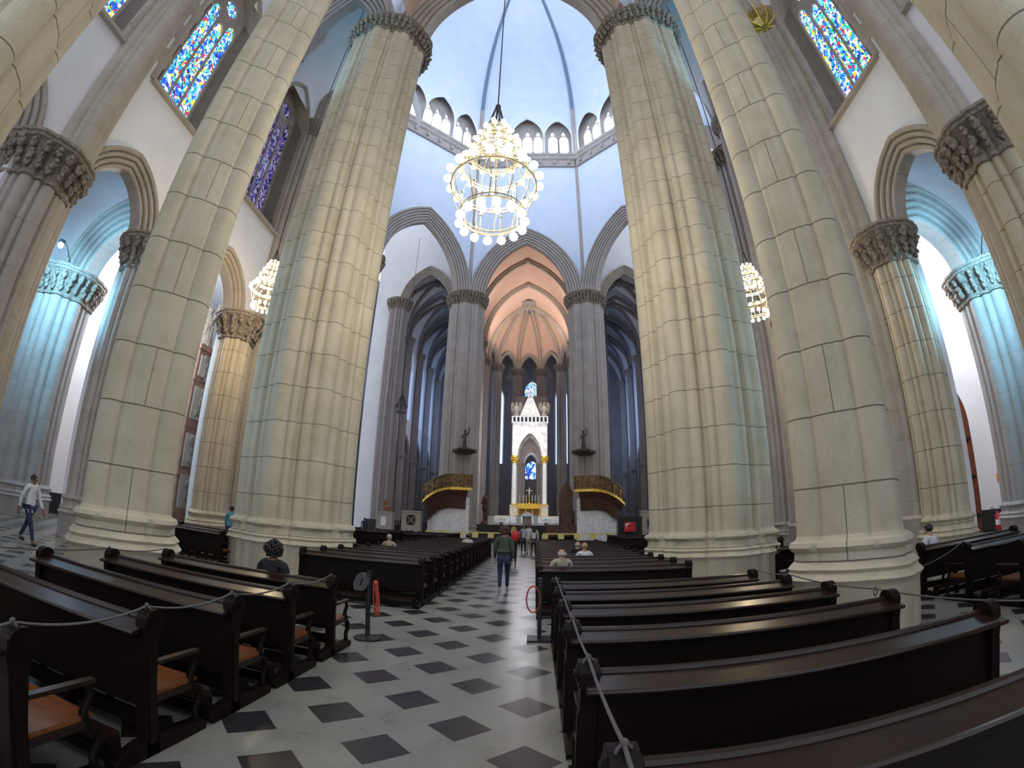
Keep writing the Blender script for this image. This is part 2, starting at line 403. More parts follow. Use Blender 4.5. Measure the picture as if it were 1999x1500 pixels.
def leaves(mb, R, z, n, s, c=(0, 0), rnd=random, sy=1.0):
    for k in range(n):
        a = 2 * pi * (k + rnd.uniform(-.15, .15)) / n; q = s * rnd.uniform(0.8, 1.15)
        for (dr, dz, ss) in ((0, 0, 1.0), (0.55, 0.55, 0.72), (0.85, 0.35, 0.5), (0.2, -0.7, 0.6)):
            mb.ball((c[0] + (R + dr * q) * cos(a), c[1] + (R + dr * q) * sin(a) * sy, z + dz * q), q * ss * rnd.uniform(0.75, 1.0), 6, 5, (1, 1, 1.1))
def make_pier(name, label, loc, f, h, mat, cap=None, base=True, rot=0.0, n=128, group=None, cat='pillar', bs=1.0, sy=1.0, capmat='cap', R=1.0, bm=None):
    t = thing(name, label, cat, (loc[0], loc[1], 0), rot, group)
    b0 = 1.32 * bs if base else 0.0
    top = h if not cap else h - cap
    zs = [b0]; mb = MB(); spin(mb, f, [(b0, 0, 1), (top, 0, 1)], n, sy=sy); link('shaft', mb, mat, t, 32)
    if base:
        k = bs; mb = MB()
        spin(mb, f, [(0, .17 * k, .45), (.70 * k, .17 * k, .45), (.74 * k, .19 * k, .5), (.80 * k, .24 * k, .6), (.86 * k, .19 * k, .65), (.90 * k, .16 * k, .7), (.95 * k, .19 * k, .7), (1.00 * k, .14 * k, .7), (1.04 * k, .09 * k, .6), (1.18 * k, .08 * k, .6), (1.20 * k, .11 * k, .8), (1.26 * k, .15 * k, .9), (1.33 * k, .12 * k, .95), (1.36 * k, .03 * k, 1), (1.42 * k, 0.0, 1)], n, sy=sy)
        link('base', mb, bm or mat, t, 40)
    if cap:
        mb = MB(); c = cap
        spin(mb, f, [(top - .02, 0.0, 1), (top, .07 * c, .9), (top + .06 * c, .09 * c, .9), (top + .1 * c, 0.0, .9), (top + .45 * c, .05 * c, .7), (top + .8 * c, .24 * c, .5), (top + .84 * c, .34 * c, .4), (top + .9 * c, .34 * c, .4), (top + .93 * c, .40 * c, .4), (h, .40 * c, .4)], n, sy=sy)
        rnd = random.Random(len(name) * 31 + int(loc[0] * 7) + int(loc[1] * 3))
        cnt = max(12, int(2 * pi * R / (0.25 * c)))
        leaves(mb, R + .06 * c, top + .28 * c, cnt, .105 * c, rnd=rnd, sy=sy); leaves(mb, R + .10 * c, top + .46 * c, cnt, .10 * c, rnd=rnd, sy=sy); leaves(mb, R + .20 * c, top + .68 * c, cnt, .12 * c, rnd=rnd, sy=sy)
        link('capital', mb, capmat, t, 50)
    return t
NF = lobes([(k * pi / 2, 0.70, 0.27) for k in range(4)] + [(k * pi / 2 + s * 0.44, 0.74, 0.07) for k in range(4) for s in (-1, 1)], 0.79)
sp = []
for k in range(8):
    a = k * pi / 4; sp += [(a, 1.56, .31), (a + .262, 1.60, .15), (a + .524, 1.60, .15)]
    sp += [(a + .393, 1.50, .10)]
CF = lobes(sp, 1.38)
sp2 = []
for k in range(8): a = k * pi / 4; sp2 += [(a, .72, .19), (a + .393, .75, .10)]
AF = lobes(sp2, .66)     # aisle column, mean radius about .85
sp3 = [(k * pi / 6, .50, .13) for k in range(12)]
SF = lobes(sp3, .50)     # thinner bundle
RF = lobes([(0, .0, .3), (pi * .5, .35, .2), (pi * 1.5, .35, .2), (0, .30, .26), (pi, .3, .26), (pi * .25, .36, .12), (-pi * .25, .36, .12), (pi * .75, .36, .12), (-pi * .75, .36, .12)], .38)

# ------------------------------------------------------------------ floor
fl = MB(); fl.box((0, 38, -0.15), (62, 96, 0.3)); struct('floor', fl, 'floor')

# nave piers: two nearest pairs, no capital inside the picture
make_pier('nave_pier', 'colossal granite pier on the left with three rounded shafts, rising behind the near left pews', (-6.0, 6.4), NF, 27, 'pier', bs=1.0)
make_pier('nave_pier', 'colossal granite pier on the right with broad middle face, rising behind the near right pews', (5.95, 6.4), NF, 27, 'pier')
make_pier('nave_pier', 'huge slanting granite pier cutting the top left corner', (-6.0, 1.2), NF, 27, 'pier')
make_pier('nave_pier', 'huge slanting granite pier cutting the top right corner', (6.0, 1.2), NF, 27, 'pier')
# crossing octagon
OC = (0.0, 28.15); RO = 16.2
VT = [(OC[0] + RO * cos(radians(22.5 + 45 * i)), OC[1] + RO * sin(radians(22.5 + 45 * i))) for i in range(8)]
plabel = {5: 'huge beige clustered crossing pier left of the aisle, carved capital at the top', 6: 'huge beige clustered crossing pier right of the aisle, carved capital at the top',
          2: 'grey clustered pier behind the left pulpit', 1: 'grey clustered pier behind the right pulpit',
          3: 'far left crossing pier half hidden behind the beige left crossing pier', 4: 'left side crossing pier hidden in the gap beside the beige left crossing pier',
          0: 'far right crossing pier half hidden behind the beige right crossing pier', 7: 'right side crossing pier in the gap beside the beige right crossing pier'}
for i, (x, y) in enumerate(VT):
    near = i in (5, 6)
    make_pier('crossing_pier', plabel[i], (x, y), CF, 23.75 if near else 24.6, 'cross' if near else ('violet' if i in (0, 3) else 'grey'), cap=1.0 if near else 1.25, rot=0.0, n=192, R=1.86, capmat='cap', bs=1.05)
# ------------------------------------------------------------------ crossing arches and drum
oct_names = ['arch on the far right diagonal of the crossing', 'wide moulded chancel arch in front of the pink vault', 'arch on the far left diagonal of the crossing, white wall seen through it', 'arch on the left side of the crossing', 'arch from the left crossing pier to the left side pier', 'great moulded nave arch cut by the top edge of the picture', 'arch from the right crossing pier to the right side pier', 'arch on the right side of the crossing']
for i in range(8):
    a, b = Vector(VT[i]), Vector(VT[(i + 1) % 8]); mid = (a + b) / 2; ang = atan2(b.y - a.y, b.x - a.x)
    fr = Frame(mid.x, mid.y, ang)      # n (left normal) points inward
    zs = 23.75 if i == 5 else 24.6
    mb = MB(); arch_sweep(mb, fr, 0, zs, 4.35, 6.6 if i == 5 else 6.9, rollprof(1.65, 0.85, 6), 18)
    o = link('crossing_arch', mb, 'arch' if i in (4, 5, 6) else 'grey', None, 30); tag(o, 'stone ' + oct_names[i], 'arch')
    mb = MB(); wall(mb, fr, -6.2, 6.2, zs, 43.4, [op_arch(0, 5.9, zs, zs, 8.1 if i == 5 else 8.4)], -0.3, 0.3, 0.5)
    struct('wall_drum', mb, 'dome')
    # cornice with brackets
    mb = MB(); mb.prism([(0.2, 43.0), (.55, 43.0), (.62, 43.25), (.62, 43.9), (.85, 44.1), (.85, 44.45), (1.0, 44.6), (1.0, 44.95), (0.2, 44.95)], lambda u, z, d: fr(d, z, u), -5.85, 5.85)
    for k in range(7): mb.box(fr(-5.1 + k * 1.7, 43.55, .72), (.22, .3, .6), ang)
    struct('trim_1', mb, 'grey')
    # gallery: big niches in front, lancets at the back
    mb = MB(); wall(mb, fr, -6.25, 6.25, 44.9, 54.2, [op_arch(0, 2.1, 45.0, 49.0, 3.6), op_arch(4.0, 1.75, 45.0, 49.0, 3.2), op_arch(-4.0, 1.75, 45.0, 49.0, 3.2)], -0.1, 0.12, .3)
    struct('wall_gallery_front', mb, 'dome')
    wl = [(-1.4, .52), (0, .56), (1.4, .52), (3.35, .52), (4.8, .5), (-3.35, .52), (-4.8, .5)]
    mb = MB(); wall(mb, fr, -6.6, 6.6, 44.9, 54.2, [op_arch(u, q, 45.8, 49.0, .95) for u, q in wl] + [op_arch(u, q * .6, 50.3, 50.35, .9) for u, q in wl], -1.25, -1.05, .3)
    for u, q in wl: arch_sweep(mb, fr, u, 49.0, q, .95, [(0, -1.05), (.12, -.85), (.2, -1.05)], 6, 2.0)
    struct('wall_gallery_back', mb, 'grey')
    mb = MB(); mb.prism([(-6.3, 0), (6.3, 0), (6.3, 1), (-6.3, 1)], lambda u, z, d: fr(u, d, -1.25 + z * 1.2), 54.2, 54.3); mb.prism([(-6.3, 0), (6.3, 0), (6.3, 1), (-6.3, 1)], lambda u, z, d: fr(u, d, -1.25 + z * 1.2), 44.85, 44.92); struct('ceiling_gallery', mb, 'grey')
    w0 = tag(bpy.data.objects.new('window_1', None), kind='structure'); COL.objects.link(w0); w0.location = fr(0, 45, -1.3); 
    for u, q in wl:
        mb = MB(); mb.prism([(u - q, 45.8), (u + q, 45.8), (u + q, 49.1), (u, 50.0), (u - q, 49.1)], lambda u_, z, d: Vector(fr(u_, z, d)) - Vector(fr(0, 45, -1.3)), -1.3, -1.28); link('pane', mb, 'pane', w0)
    # dome face
    SZ = [(1, 54.2), (.985, 57), (.95, 60), (.88, 63), (.80, 65.2), (.69, 67), (.5, 68.6), (.29, 69.6), (.03, 70)]
    mb = MB()
    for s_, z in SZ:
        for e in (a, b): mb.v.append((OC[0] + (e.x - OC[0]) * s_, OC[1] + (e.y - OC[1]) * s_, z))
    mb.f = [(2 * k, 2 * k + 1, 2 * k + 3, 2 * k + 2) for k in range(len(SZ) - 1)]
    struct('ceiling_dome', mb, 'dome')
    mb = MB(); mb.tube([(OC[0] + (a.x - OC[0]) * s_ * .985, OC[1] + (a.y - OC[1]) * s_ * .985, z) for s_, z in SZ], .22, 6)
    for s_, z in ((.85, 64.0), (.745, 66.3)):
        mb.tube([(OC[0] + (e.x - OC[0]) * s_, OC[1] + (e.y - OC[1]) * s_, z) for e in (a, b)], .07, 5)
    struct('trim_2', mb, 'domeline')
    mb = MB(); q = Vector((OC[0] - a.x, OC[1] - a.y)).normalized() * .25
    mb.tube([(a.x + q.x, a.y + q.y, 24.3), (a.x + q.x, a.y + q.y, 54.2)], .27, 8); struct('trim_3', mb, 'grey', 40)

# ------------------------------------------------------------------ aisle walls with arcade and stained glass
WX = 12.57
BAY = [(2.9, 3.8, 'nearest'), (8.5, 9.05, 'middle'), (14.8, 16.0, 'far')]
def stained(sgn, side, wy, idx, mat, lab):
    fr = Frame(sgn * (WX + .95), wy + .12, pi / 2)
    ops = []; L = []
    for k in (-1, 0, 1): ops.append(op_arch(k * .72, .31, 15.65, 22.4 if k else 21.7, .55)); L.append((k * .72, .31, 15.65, 22.4 if k else 21.7))
    ops.append(op_circ(0, .46, 23.55))
    for k in (-1, 1): ops.append(op_circ(k * .85, .16, 23.4))
    root = tag(bpy.data.objects.new('window_%d' % idx, None), kind='structure'); COL.objects.link(root); root.location = fr(0, 16, 0)
    O = Vector(fr(0, 16, 0))
    lf = lambda u, z, d=0: Vector(fr(u, z, d)) - O
    mb = MB(); wall(mb, lf, -1.6, 1.6, 15.4, 25.6, ops, -.12, .12, .12); link('tracery', mb, 'grey', root)
    for u, q, z0, z1 in L:
        mb = MB(); mb.prism([(u - q, z0)] + [(u + q, z0)] + [(u + q * x_, z1 + z_) for x_, z_ in ((1, 0), (.6, .33), (0, .55), (-.6, .33), (-1, 0))], lf, -.012, .012); link('glass', mb, mat, root)
    mb = MB(); mb.prism([(.46 * cos(2 * pi * k / 20), 23.55 + .46 * sin(2 * pi * k / 20)) for k in range(20)], lf, -.012, .012); link('rose_glass', mb, mat, root)
    return root
for sgn, side in ((-1, 'left'), (1, 'right')):
    fr = Frame(sgn * WX, 0, pi / 2)          # u = y, n = -x ; local depth d measured to -x
    o = -1 if sgn > 0 else 1                  # depth sign pointing outward (away from nave)
    ops = [];
    for ya, yw, nm in BAY:
        ops.append(op_arch(ya, 1.75, -0.05, 10.2, 2.6)); ops.append(op_arch(yw, 1.6, 15.5, 22.6, 2.7))
    mb = MB(); wall(mb, fr, -4, 19.6, 0, 33, ops, 0, o * 1.0); struct('wall_' + side, mb, 'white')
    for ya, yw, nm in BAY:
        mb = MB(); arch_sweep(mb, Frame(sgn * (WX + .45), 0, pi / 2), ya, 10.2, 1.32, 1.8, rollprof(.72, .62, 4), 14, 0.0)
        tag(link('arcade_arch', mb, 'arch', None, 30), 'moulded pointed stone arch, the %s opening in the %s aisle wall' % (nm, side), 'arch')
        # window surround: toothed quoins, sloping sill
        root = tag(bpy.data.objects.new('trim_4', None), kind='structure'); COL.objects.link(root)
        mb = MB()
        mb.box((sgn * (WX - .04), yw, 15.42), (.34, 3.5, .16)); mb.prism([(yw - 1.6, 0), (yw + 1.6, 0), (yw + 1.6, 1), (yw - 1.6, 1)], lambda u, z, d: (sgn * (WX + z * .9), u, 15.5 + d), -.06, 0)
        link('sill', mb, 'arch', root)
        mb = MB(); arch_sweep(mb, fr, yw, 22.6, 1.55, 2.6, [(0, o * 1.0), (0, o * .5), (.03, o * .45), (.03, -o * .02), (.06, -o * .05), (.22, -o * .05), (.25, 0)], 12, 7.1)
        for k in range(9):
            for e in (-1, 1): mb.box((sgn * (WX - .01), yw + e * (1.72 + .06 * (k % 2)), 15.9 + k * .8), (.05, .30 + .22 * (k % 2), .8))
        for e in (-1, 1):   # splayed inner jamb towards the glass
            mb.prism([(0, 15.5), (0, 25.0)], lambda u, z, d: (sgn * (WX + d), yw + .12 + e * (1.55 - .45 * (d > .5)), z), .15, .93)
        link('quoins', mb, 'arch', root, 30)
    stained(sgn, side, 3.8, 2 if sgn < 0 else 5, 'glass', '')
    stained(sgn, side, 9.05, 3 if sgn < 0 else 6, 'glass', '')
    stained(sgn, side, 16.0, 4 if sgn < 0 else 7, 'glassdim', '')
    # arcade columns (capital at 10.2) and tall wall shafts
    for yy, r_, nm in ((5.75, 1.0, 'between the two nearest arches'), (10.75, .72, 'beside the middle arch'), (12.85, .60, 'on the near side of the far arch'), (17.1, .74, 'on the far side of the far arch'), (0.4, 1.0, 'behind the nearest arch')):
        k = r_ / .85
        F_ = (lambda k: (lambda th: AF(th) * k))(k)
        make_pier('aisle_column', 'clustered column with carved capital in the %s aisle arcade, %s' % (side, nm), (sgn * (WX + .18), yy), F_, 10.25, 'cross' if yy > 15 or sgn > 0 else 'grey', cap=1.25, n=96, R=.90 * k, bs=.95)
    for yy, s_ in ((6.25, 1.0), (11.7, 1.25), (18.4, .9)):
        t = thing('wall_shaft', 'tall clustered shaft climbing the %s aisle wall %s' % (side, {6.25: 'between the two nearest stained windows', 11.7: 'just past the middle stained window', 18.4: 'past the far stained window'}[yy]), 'pillar', (sgn * (WX - .12), yy, 0))
        mb = MB(); spin(mb, lambda th: RF(th) * s_, [(0.0, .12, .6), (1.2, .12, .6), (1.3, .16, .8), (1.4, 0, 1), (23.0, 0, 1)], 64, sy=1.3); link('shaft', mb, 'arch', t, 35)
        mb = MB(); spin(mb, lambda th: RF(th) * s_, [(23.0, .05, .9), (23.1, 0, .8), (23.7, .2, .5), (23.8, .28, .4), (24.1, .3, .4)], 32, sy=1.3); leaves(mb, .6 * s_, 23.4, 10, .16, sy=1.3); link('capital', mb, 'cap', t)
        mb = MB(); spin(mb, lambda th: RF(th) * s_, [(24.1, 0, 1), (33, 0, 1)], 32, sy=1.2); link('upper_shaft', mb, 'arch', t, 35)
    # outer aisle: transverse arch, outer wall, ceiling
    fx = Frame(0, 12.3, 0)
    mb = MB(); wall(mb, fx, *sorted((sgn * 13.6, sgn * 21.6)), 0, 15.3, [op_arch(sgn * 16.5, 2.95, -.05, 10.2, 4.1)], -.35, .35); struct('wall_outer_aisle', mb, 'white')
    mb = MB(); arch_sweep(mb, fx, sgn * 16.5, 10.2, 1.85, 2.2, rollprof(1.35, .95, 5), 14)
    tag(link('aisle_arch', mb, 'grey', None, 30), 'blue-lit moulded arch spanning the outer %s aisle' % side, 'arch')
    make_pier('outer_column', 'blue-lit clustered column with carved capital at the %s edge of the picture' % side, (sgn * 19.5, 12.0), lambda th: AF(th) * 1.55, 10.3, 'grey', cap=1.3, n=112, R=1.36, bs=.95)
    make_pier('outer_column', 'slim clustered column carrying the inner foot of the blue-lit arch in the %s aisle' % side, (sgn * 14.3, 12.3), lambda th: SF(th), 10.25, 'grey', cap=1.1, n=72, R=.6, bs=.9)
    fo = Frame(sgn * 21.6, 0, pi / 2)
    ops = []
    if sgn > 0: ops = [dict(u=18.2, a=1.7, lo=lambda x: -.05, hi=lambda x: 5.2 + arch_z(x - 18.2, 1.7, 2.9))]
    mb = MB(); wall(mb, fo, -4, 30, 0, 18.0, ops, 0, o * .5); struct('wall_outer_' + side, mb, 'white')
    mb = MB(); mb.box((sgn * 21.56, 11.7 if sgn < 0 else 11.7, .5), (.08, 9.6, 1.0)); struct('baseboard_' + side, mb, 'black')
    mb = MB(); mb.box((sgn * 17.8, 12.8, 15.25), (8.3, 34, .2)); struct('ceiling_outer_aisle', mb, 'white')
    mb = MB(); wall(mb, Frame(0, 29.5, 0), *sorted((sgn * 13.5, sgn * 21.6)), 0, 18, [], -.2, .2); struct('wall_transept_' + side, mb, 'white')
    # aisle vault next to the crossing and its transverse rib arch
    mb = MB(); A_ = 3.2
    for (y0, y1) in ((9.6, 13.2), (13.2, 19.6)):
        rows = []
        for yy in (y0, y1): rows.append([(sgn * 9.4 + u, yy, 24.4 + z) for u, z in arch_pts(A_ + .1, 7.2, 0, 10)])
        k = len(rows[0]); mb.add(rows[0] + rows[1], [(j, j + 1, k + j + 1, k + j) for j in range(k - 1)])
    struct('ceiling_aisle', mb, 'white')
    mb = MB(); arch_sweep(mb, Frame(0, 13.2, 0), sgn * 9.4, 24.3, 2.0, 5.4, rollprof(1.1, .85, 5), 14)
    tag(link('aisle_vault_arch', mb, 'grey', None, 30), 'cyan-lit stone arch springing outward from the capital of the %s crossing pier' % side, 'arch')
    if sgn > 0:
        t = tag(bpy.data.objects.new('door_1', None), kind='structure'); COL.objects.link(t); t.location = (21.7, 18.2, 0)
        mb = MB(); mb.prism([(-1.7, 0), (1.7, 0), (1.7, 5.2)] + [(u, 5.2 + z) for u, z in arch_pts(1.7, 2.9, 0, 8)[1:-1]] + [(-1.7, 5.2)], lambda u, z, d: (d, u, z), -.05, .06); link('leaf', mb, 'door', t)
        for z in (.8, 2.6, 4.4, 6.2):
            mb = MB(); mb.box((-.09, 0, z), (.05, 3.1 if z < 6 else 1.6, .12)); mb.ball((-.1, -1.3 if z < 6 else -.7, z), .14, 8, 6); link('strap', mb, 'iron', t)
# ------------------------------------------------------------------ choir and side aisles beyond the crossing
XC = 0.33
for sgn, side in ((-1, 'left'), (1, 'right')):
    fy = Frame(0, 46.3, 0)
    mb = MB(); wall(mb, fy, *sorted((sgn * 7.2, sgn * 17.5)), 0, 40, [op_arch(sgn * 11.3, 3.0, -.05, 25.6, 5.0)], -.3, .3); struct('wall_choir_' + side, mb, 'white')
    mb = MB(); arch_sweep(mb, fy, sgn * 11.3, 25.6, 2.45, 4.0, rollprof(.95, .6, 4), 12)
    tag(link('choir_aisle_arch', mb, 'arch', None, 30), 'smaller pointed stone arch leading into the dark %s choir aisle' % side, 'arch')
    make_pier('choir_aisle_pier', 'dark pier with brown capital at the mouth of the %s choir aisle' % side, (sgn * 14.6, 46.0), lambda th: AF(th) * 1.25, 25.9, 'violet', cap=1.2, n=96, R=1.1)
    # side aisle: outer wall with windows over an arcade, ribbed vault
    wx = 15.6; fw = Frame(sgn * wx, 0, pi / 2); o = -1 if sgn > 0 else 1
    ops = []; YS = (50.6, 56.6, 62.6, 68.6)
    for yy in YS: ops += [op_arch(yy, 1.9, 0, 9.3, 2.9), op_arch(yy, 1.3, 14.6, 21.5, 2.3)]
    mb = MB(); wall(mb, fw, 46.3, 76, 0, 31, ops, 0, o * .8); struct('wall_choir_aisle_' + side, mb, 'white')
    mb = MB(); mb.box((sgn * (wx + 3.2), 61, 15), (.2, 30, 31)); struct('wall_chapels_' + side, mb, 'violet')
    for q, yy in enumerate(YS):
        mb = MB(); arch_sweep(mb, fw, yy, 9.3, 1.85, 2.8, [(0, o * .8), (0, .0), (.15, -o * .12), (.45, -o * .12), (.5, 0)], 10, 9.3)
        tag(link('chapel_arch', mb, 'violet', None, 30), 'pointed chapel arch in the %s choir aisle, %s from the crossing' % (side, ('first', 'second', 'third', 'fourth')[q]), 'arch')
        root = tag(bpy.data.objects.new('window_8', None), kind='structure'); COL.objects.link(root); root.location = (sgn * (wx + .5), yy, 14.6)
        mb = MB(); mb.prism([(-1.3, 0), (1.3, 0), (1.3, 7), (0, 9.1), (-1.3, 7)], lambda u, z, d: (d, u, z), 0, .04); link('pane', mb, 'bluepane', root)
        mb = MB();
        for k in (-1, 0, 1): mb.box((-sgn * .05, k * .65, 4), (.12, .14, 8.4))
        mb.box((-sgn * .05, 0, 7), (.12, 2.6, .2)); link('mullions', mb, 'violet', root)
        # wall shaft and transverse rib + diagonal ribs
        y2 = yy + 3.0
        t = thing('choir_wall_shaft', 'slender shaft on the %s choir aisle wall after the %s chapel arch' % (side, ('first', 'second', 'third', 'fourth')[q]), 'pillar', (sgn * (wx - .25), y2, 0))
        mb = MB(); spin(mb, lambda th: RF(th) * 1.1, [(0, .1, .5), (1, .1, .5), (1.1, 0, 1), (23.5, 0, 1)], 40); link('shaft', mb, 'violet', t, 35)
        mb = MB(); spin(mb, lambda th: RF(th) * 1.1, [(23.5, .05, .8), (24.1, .25, .5), (24.5, .3, .4)], 32); leaves(mb, .6, 23.9, 9, .16); link('capital', mb, 'cap', t)
        mb = MB(); spin(mb, lambda th: RF(th) * 1.1, [(9.0, .06, .8), (9.3, .2, .5), (9.6, .22, .4)], 32); link('shaft_ring', mb, 'violet', t)
        mb = MB(); arch_sweep(mb, Frame(0, y2, 0), sgn * 11.5, 24.4, 3.6, 5.8, rollprof(.5, .35, 2), 12)
        pl = arch_pts(4.1, 6.6, 0, 12)
        for s_ in (-1, 1):
            k = len(pl); mb.tube([(sgn * 11.5 + u, yy + s_ * 3.0 * (-1 + 2 * j / (k - 1)), 24.4 + z * 1.0) for j, (u, z) in enumerate(pl)], .24, 6)
        mb.ball((sgn * 11.5, yy, 30.85), .5, 8, 6)
        tag(link('vault_ribs', mb, 'violet', None, 30), 'dark stone ribs of the %s choir aisle vault, %s bay from the crossing' % (side, ('first', 'second', 'third', 'fourth')[q]), 'vault rib')
    rows = []
    pl = arch_pts(4.2, 6.9, 0, 12); k = len(pl); mb = MB(); mb.add([(sgn * 11.5 + u, 46.3, 24.5 + z) for u, z in pl] + [(sgn * 11.5 + u, 76, 24.5 + z) for u, z in pl], [(j, j + 1, k + j + 1, k + j) for j in range(k - 1)])
    struct('ceiling_choir_aisle_' + side, mb, 'white')
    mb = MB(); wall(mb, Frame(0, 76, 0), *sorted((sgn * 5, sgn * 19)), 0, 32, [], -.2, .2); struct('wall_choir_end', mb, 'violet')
    # chancel piers
    for q, yy in enumerate((49.4, 55.4, 61.8)):
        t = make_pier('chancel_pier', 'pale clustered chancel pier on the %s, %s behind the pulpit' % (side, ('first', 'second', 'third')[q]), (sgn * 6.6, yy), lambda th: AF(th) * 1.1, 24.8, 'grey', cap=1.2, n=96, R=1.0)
    mb = MB(); fz = Frame(sgn * 6.5, 0, pi / 2); wall(mb, fz, 44.5, 61.8, 21.5, 34, [op_arch(52.4, 2.1, 21.4, 24.8, 3.3), op_arch(58.6, 2.2, 21.4, 24.8, 3.3), op_arch(46.8, 1.2, 21.4, 24.8, 3)], -.3, .3); struct('wall_clerestory_' + side, mb, 'grey')
# pink vault
AY = 61.8; AV = 5.9; HV = 8.6; ZV = 24.9
pl = arch_pts(AV, HV, 0, 16); k = len(pl)
mb = MB(); mb.add([(u, 43.3, ZV + z) for u, z in pl] + [(u, AY, ZV + z) for u, z in pl], [(j, j + 1, k + j + 1, k + j) for j in range(k - 1)])
struct('ceiling_chancel', mb, 'brick')
for q, yy in enumerate((44.6, 49.4, 55.4, AY)):
    mb = MB(); arch_sweep(mb, Frame(0, yy, 0), 0, ZV, AV - .55, HV - .6, rollprof(.5, .32, 2), 16)
    mb.ball((0, yy - .35, ZV + HV - .55), .28, 8, 6)
    tag(link('vault_arch', mb, 'arch', None, 30), 'cream transverse rib of the pink brick vault, %s from the crossing' % ('first', 'second', 'third', 'fourth')[q], 'vault rib')
# apse cells and radial ribs
cell = MB(); R0 = AV; c_ = arch_c(AV, HV)
def fz_(t): x = (1 - t) * AV; return sqrt(max(0, (AV + c_) ** 2 - (x + c_) ** 2)) / HV
for q in range(5):
    a0 = radians(180 - 36 * q); a1 = radians(180 - 36 * (q + 1))
    P0 = Vector((R0 * cos(a0), AY + R0 * sin(a0))); P1 = Vector((R0 * cos(a1), AY + R0 * sin(a1)))
    half = (P1 - P0).length / 2; nn = 12; rows = []
    for i in range(nn + 1):
        w_ = i / nn; u = -half + 2 * half * w_; z0 = ZV + arch_z(u, half, 3.0); b = P0.lerp(P1, w_)
        row = []
        for j in range(13):
            t = j / 12; p = b.lerp(Vector((0, AY)), t); lift = .35 * sin(pi * w_) * sin(pi * min(1, t * 1.0))
            row.append((p.x, p.y, z0 + (ZV + HV + .1 - z0) * fz_(t) + lift))
        rows.append(row)
    o_ = len(cell.v); cell.v += [p for r in rows for p in r]
    cell.f += [(o_ + i * 13 + j, o_ + i * 13 + j + 1, o_ + (i + 1) * 13 + j + 1, o_ + (i + 1) * 13 + j) for i in range(nn) for j in range(12)]
    mid = (P0 + P1) / 2; mb = MB(); arch_sweep(mb, Frame(mid.x, mid.y, atan2(P1.y - P0.y, P1.x - P0.x)), 0, ZV, half - .55, 2.3, rollprof(.5, .4, 3), 10)
    tag(link('apse_arch', mb, 'arch', None, 30), 'narrow pointed apse arch under the pink vault, %s' % ('leftmost', 'left of centre', 'behind the altar canopy', 'right of centre', 'rightmost')[q], 'arch')
struct('ceiling_apse', cell, 'brick', 50)
for q in range(6):
    a0 = radians(180 - 36 * q); mb = MB()
    mb.tube([((1 - t) * R0 * .97 * cos(a0), AY + (1 - t) * R0 * .97 * sin(a0), ZV - .1 + HV * fz_(t)) for t in [j / 14 for j in range(15)]], .2, 6)
    tag(link('apse_rib', mb, 'arch', None, 40), 'radial rib of the pink apse vault, %s of six from the left' % ('first', 'second', 'third', 'fourth', 'fifth', 'sixth')[q], 'vault rib')
    if 0 < q < 5: make_pier('apse_pier', 'tall apse pier %s' % ('', 'far left of the altar canopy', 'just left behind the altar canopy', 'just right behind the altar canopy', 'far right of the altar canopy')[q], (R0 * cos(a0), AY + R0 * sin(a0)), lambda th: SF(th) * 1.15, 25.0, 'grey', cap=1.1, n=72, R=.72)
# ambulatory wall with tall windows
for q in range(7):
    a0 = radians(190 - 200 / 7 * q); a1 = radians(190 - 200 / 7 * (q + 1)); R1 = 11.0
    P0 = Vector((R1 * cos(a0), AY + R1 * sin(a0))); P1 = Vector((R1 * cos(a1), AY + R1 * sin(a1))); mid = (P0 + P1) / 2; half = (P1 - P0).length / 2
    fr = Frame(mid.x, mid.y, atan2(P1.y - P0.y, P1.x - P0.x))
    ops = [op_arch(0, 1.1, 11.0, 21.5, 2.0)] if q != 3 else [op_arch(.5, 1.2, 8.7, 10.0, 1.6), op_arch(.4, 1.2, 19.5, 23.0, 1.8)]
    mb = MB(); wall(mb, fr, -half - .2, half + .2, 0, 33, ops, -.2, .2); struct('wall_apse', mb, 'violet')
    root = tag(bpy.data.objects.new('window_9', None), kind='structure'); COL.objects.link(root)
    for op in ops:
        n_ = 10; pts = [(op['u'] - op['a'], op['lo'](0)), (op['u'] + op['a'], op['lo'](0))] + [(op['u'] + op['a'] * cos(pi * j / n_), op['hi'](op['u'] + op['a'] * cos(pi * j / n_))) for j in range(n_ + 1)]
        mb = MB(); mb.prism(pts, fr, .22, .25); link('pane', mb, ('glassblue' if q == 3 and op['lo'](0) < 15 else 'glass') if q == 3 else 'bluepane', root)
mb = MB(); mb.prism([(11.3 * cos(radians(a)), AY + 11.3 * sin(radians(a))) for a in range(-10, 191, 20)], lambda u, z, d: (u, z, d), 33, 33.2); struct('ceiling_ambulatory', mb, 'violet')
# stage, steps
mb = MB(); mb.box((0, 60.5, .8), (30.4, 35, 1.6)); struct('floor_choir', mb, 'carpet')
t = thing('choir_steps', 'dark carpeted steps rising to the altar platform between the pulpits', 'steps', (0, 41.5, 0))
for k in range(6): mb = MB(); mb.box((0, .2 * k - .2, .133 * (k + 1) - .066 + .0), (9.2, .6, .133)); mb.box((0, .2 * k + .6, .133 * (k + 1) * .5), (9.2, 1.2 - .2 * k + .6, .133 * (k + 1))); link('step', mb, 'carpet', t)
for k in range(4):
    mb = MB(); mb.box((XC, 54.6 + k * .35 - 0, 1.6 + .25 * (k + .5)), (8.6 - .3 * k, 9 - .7 * k, .25))
    struct('trim_5', mb, 'marble')
mb = MB(); mb.box((XC, 55.4, 2.63), (7.4, 5.5, .05)); tag(link('altar_carpet', mb, 'goldcarpet'), 'yellow carpet on the platform around the high altar', 'carpet')
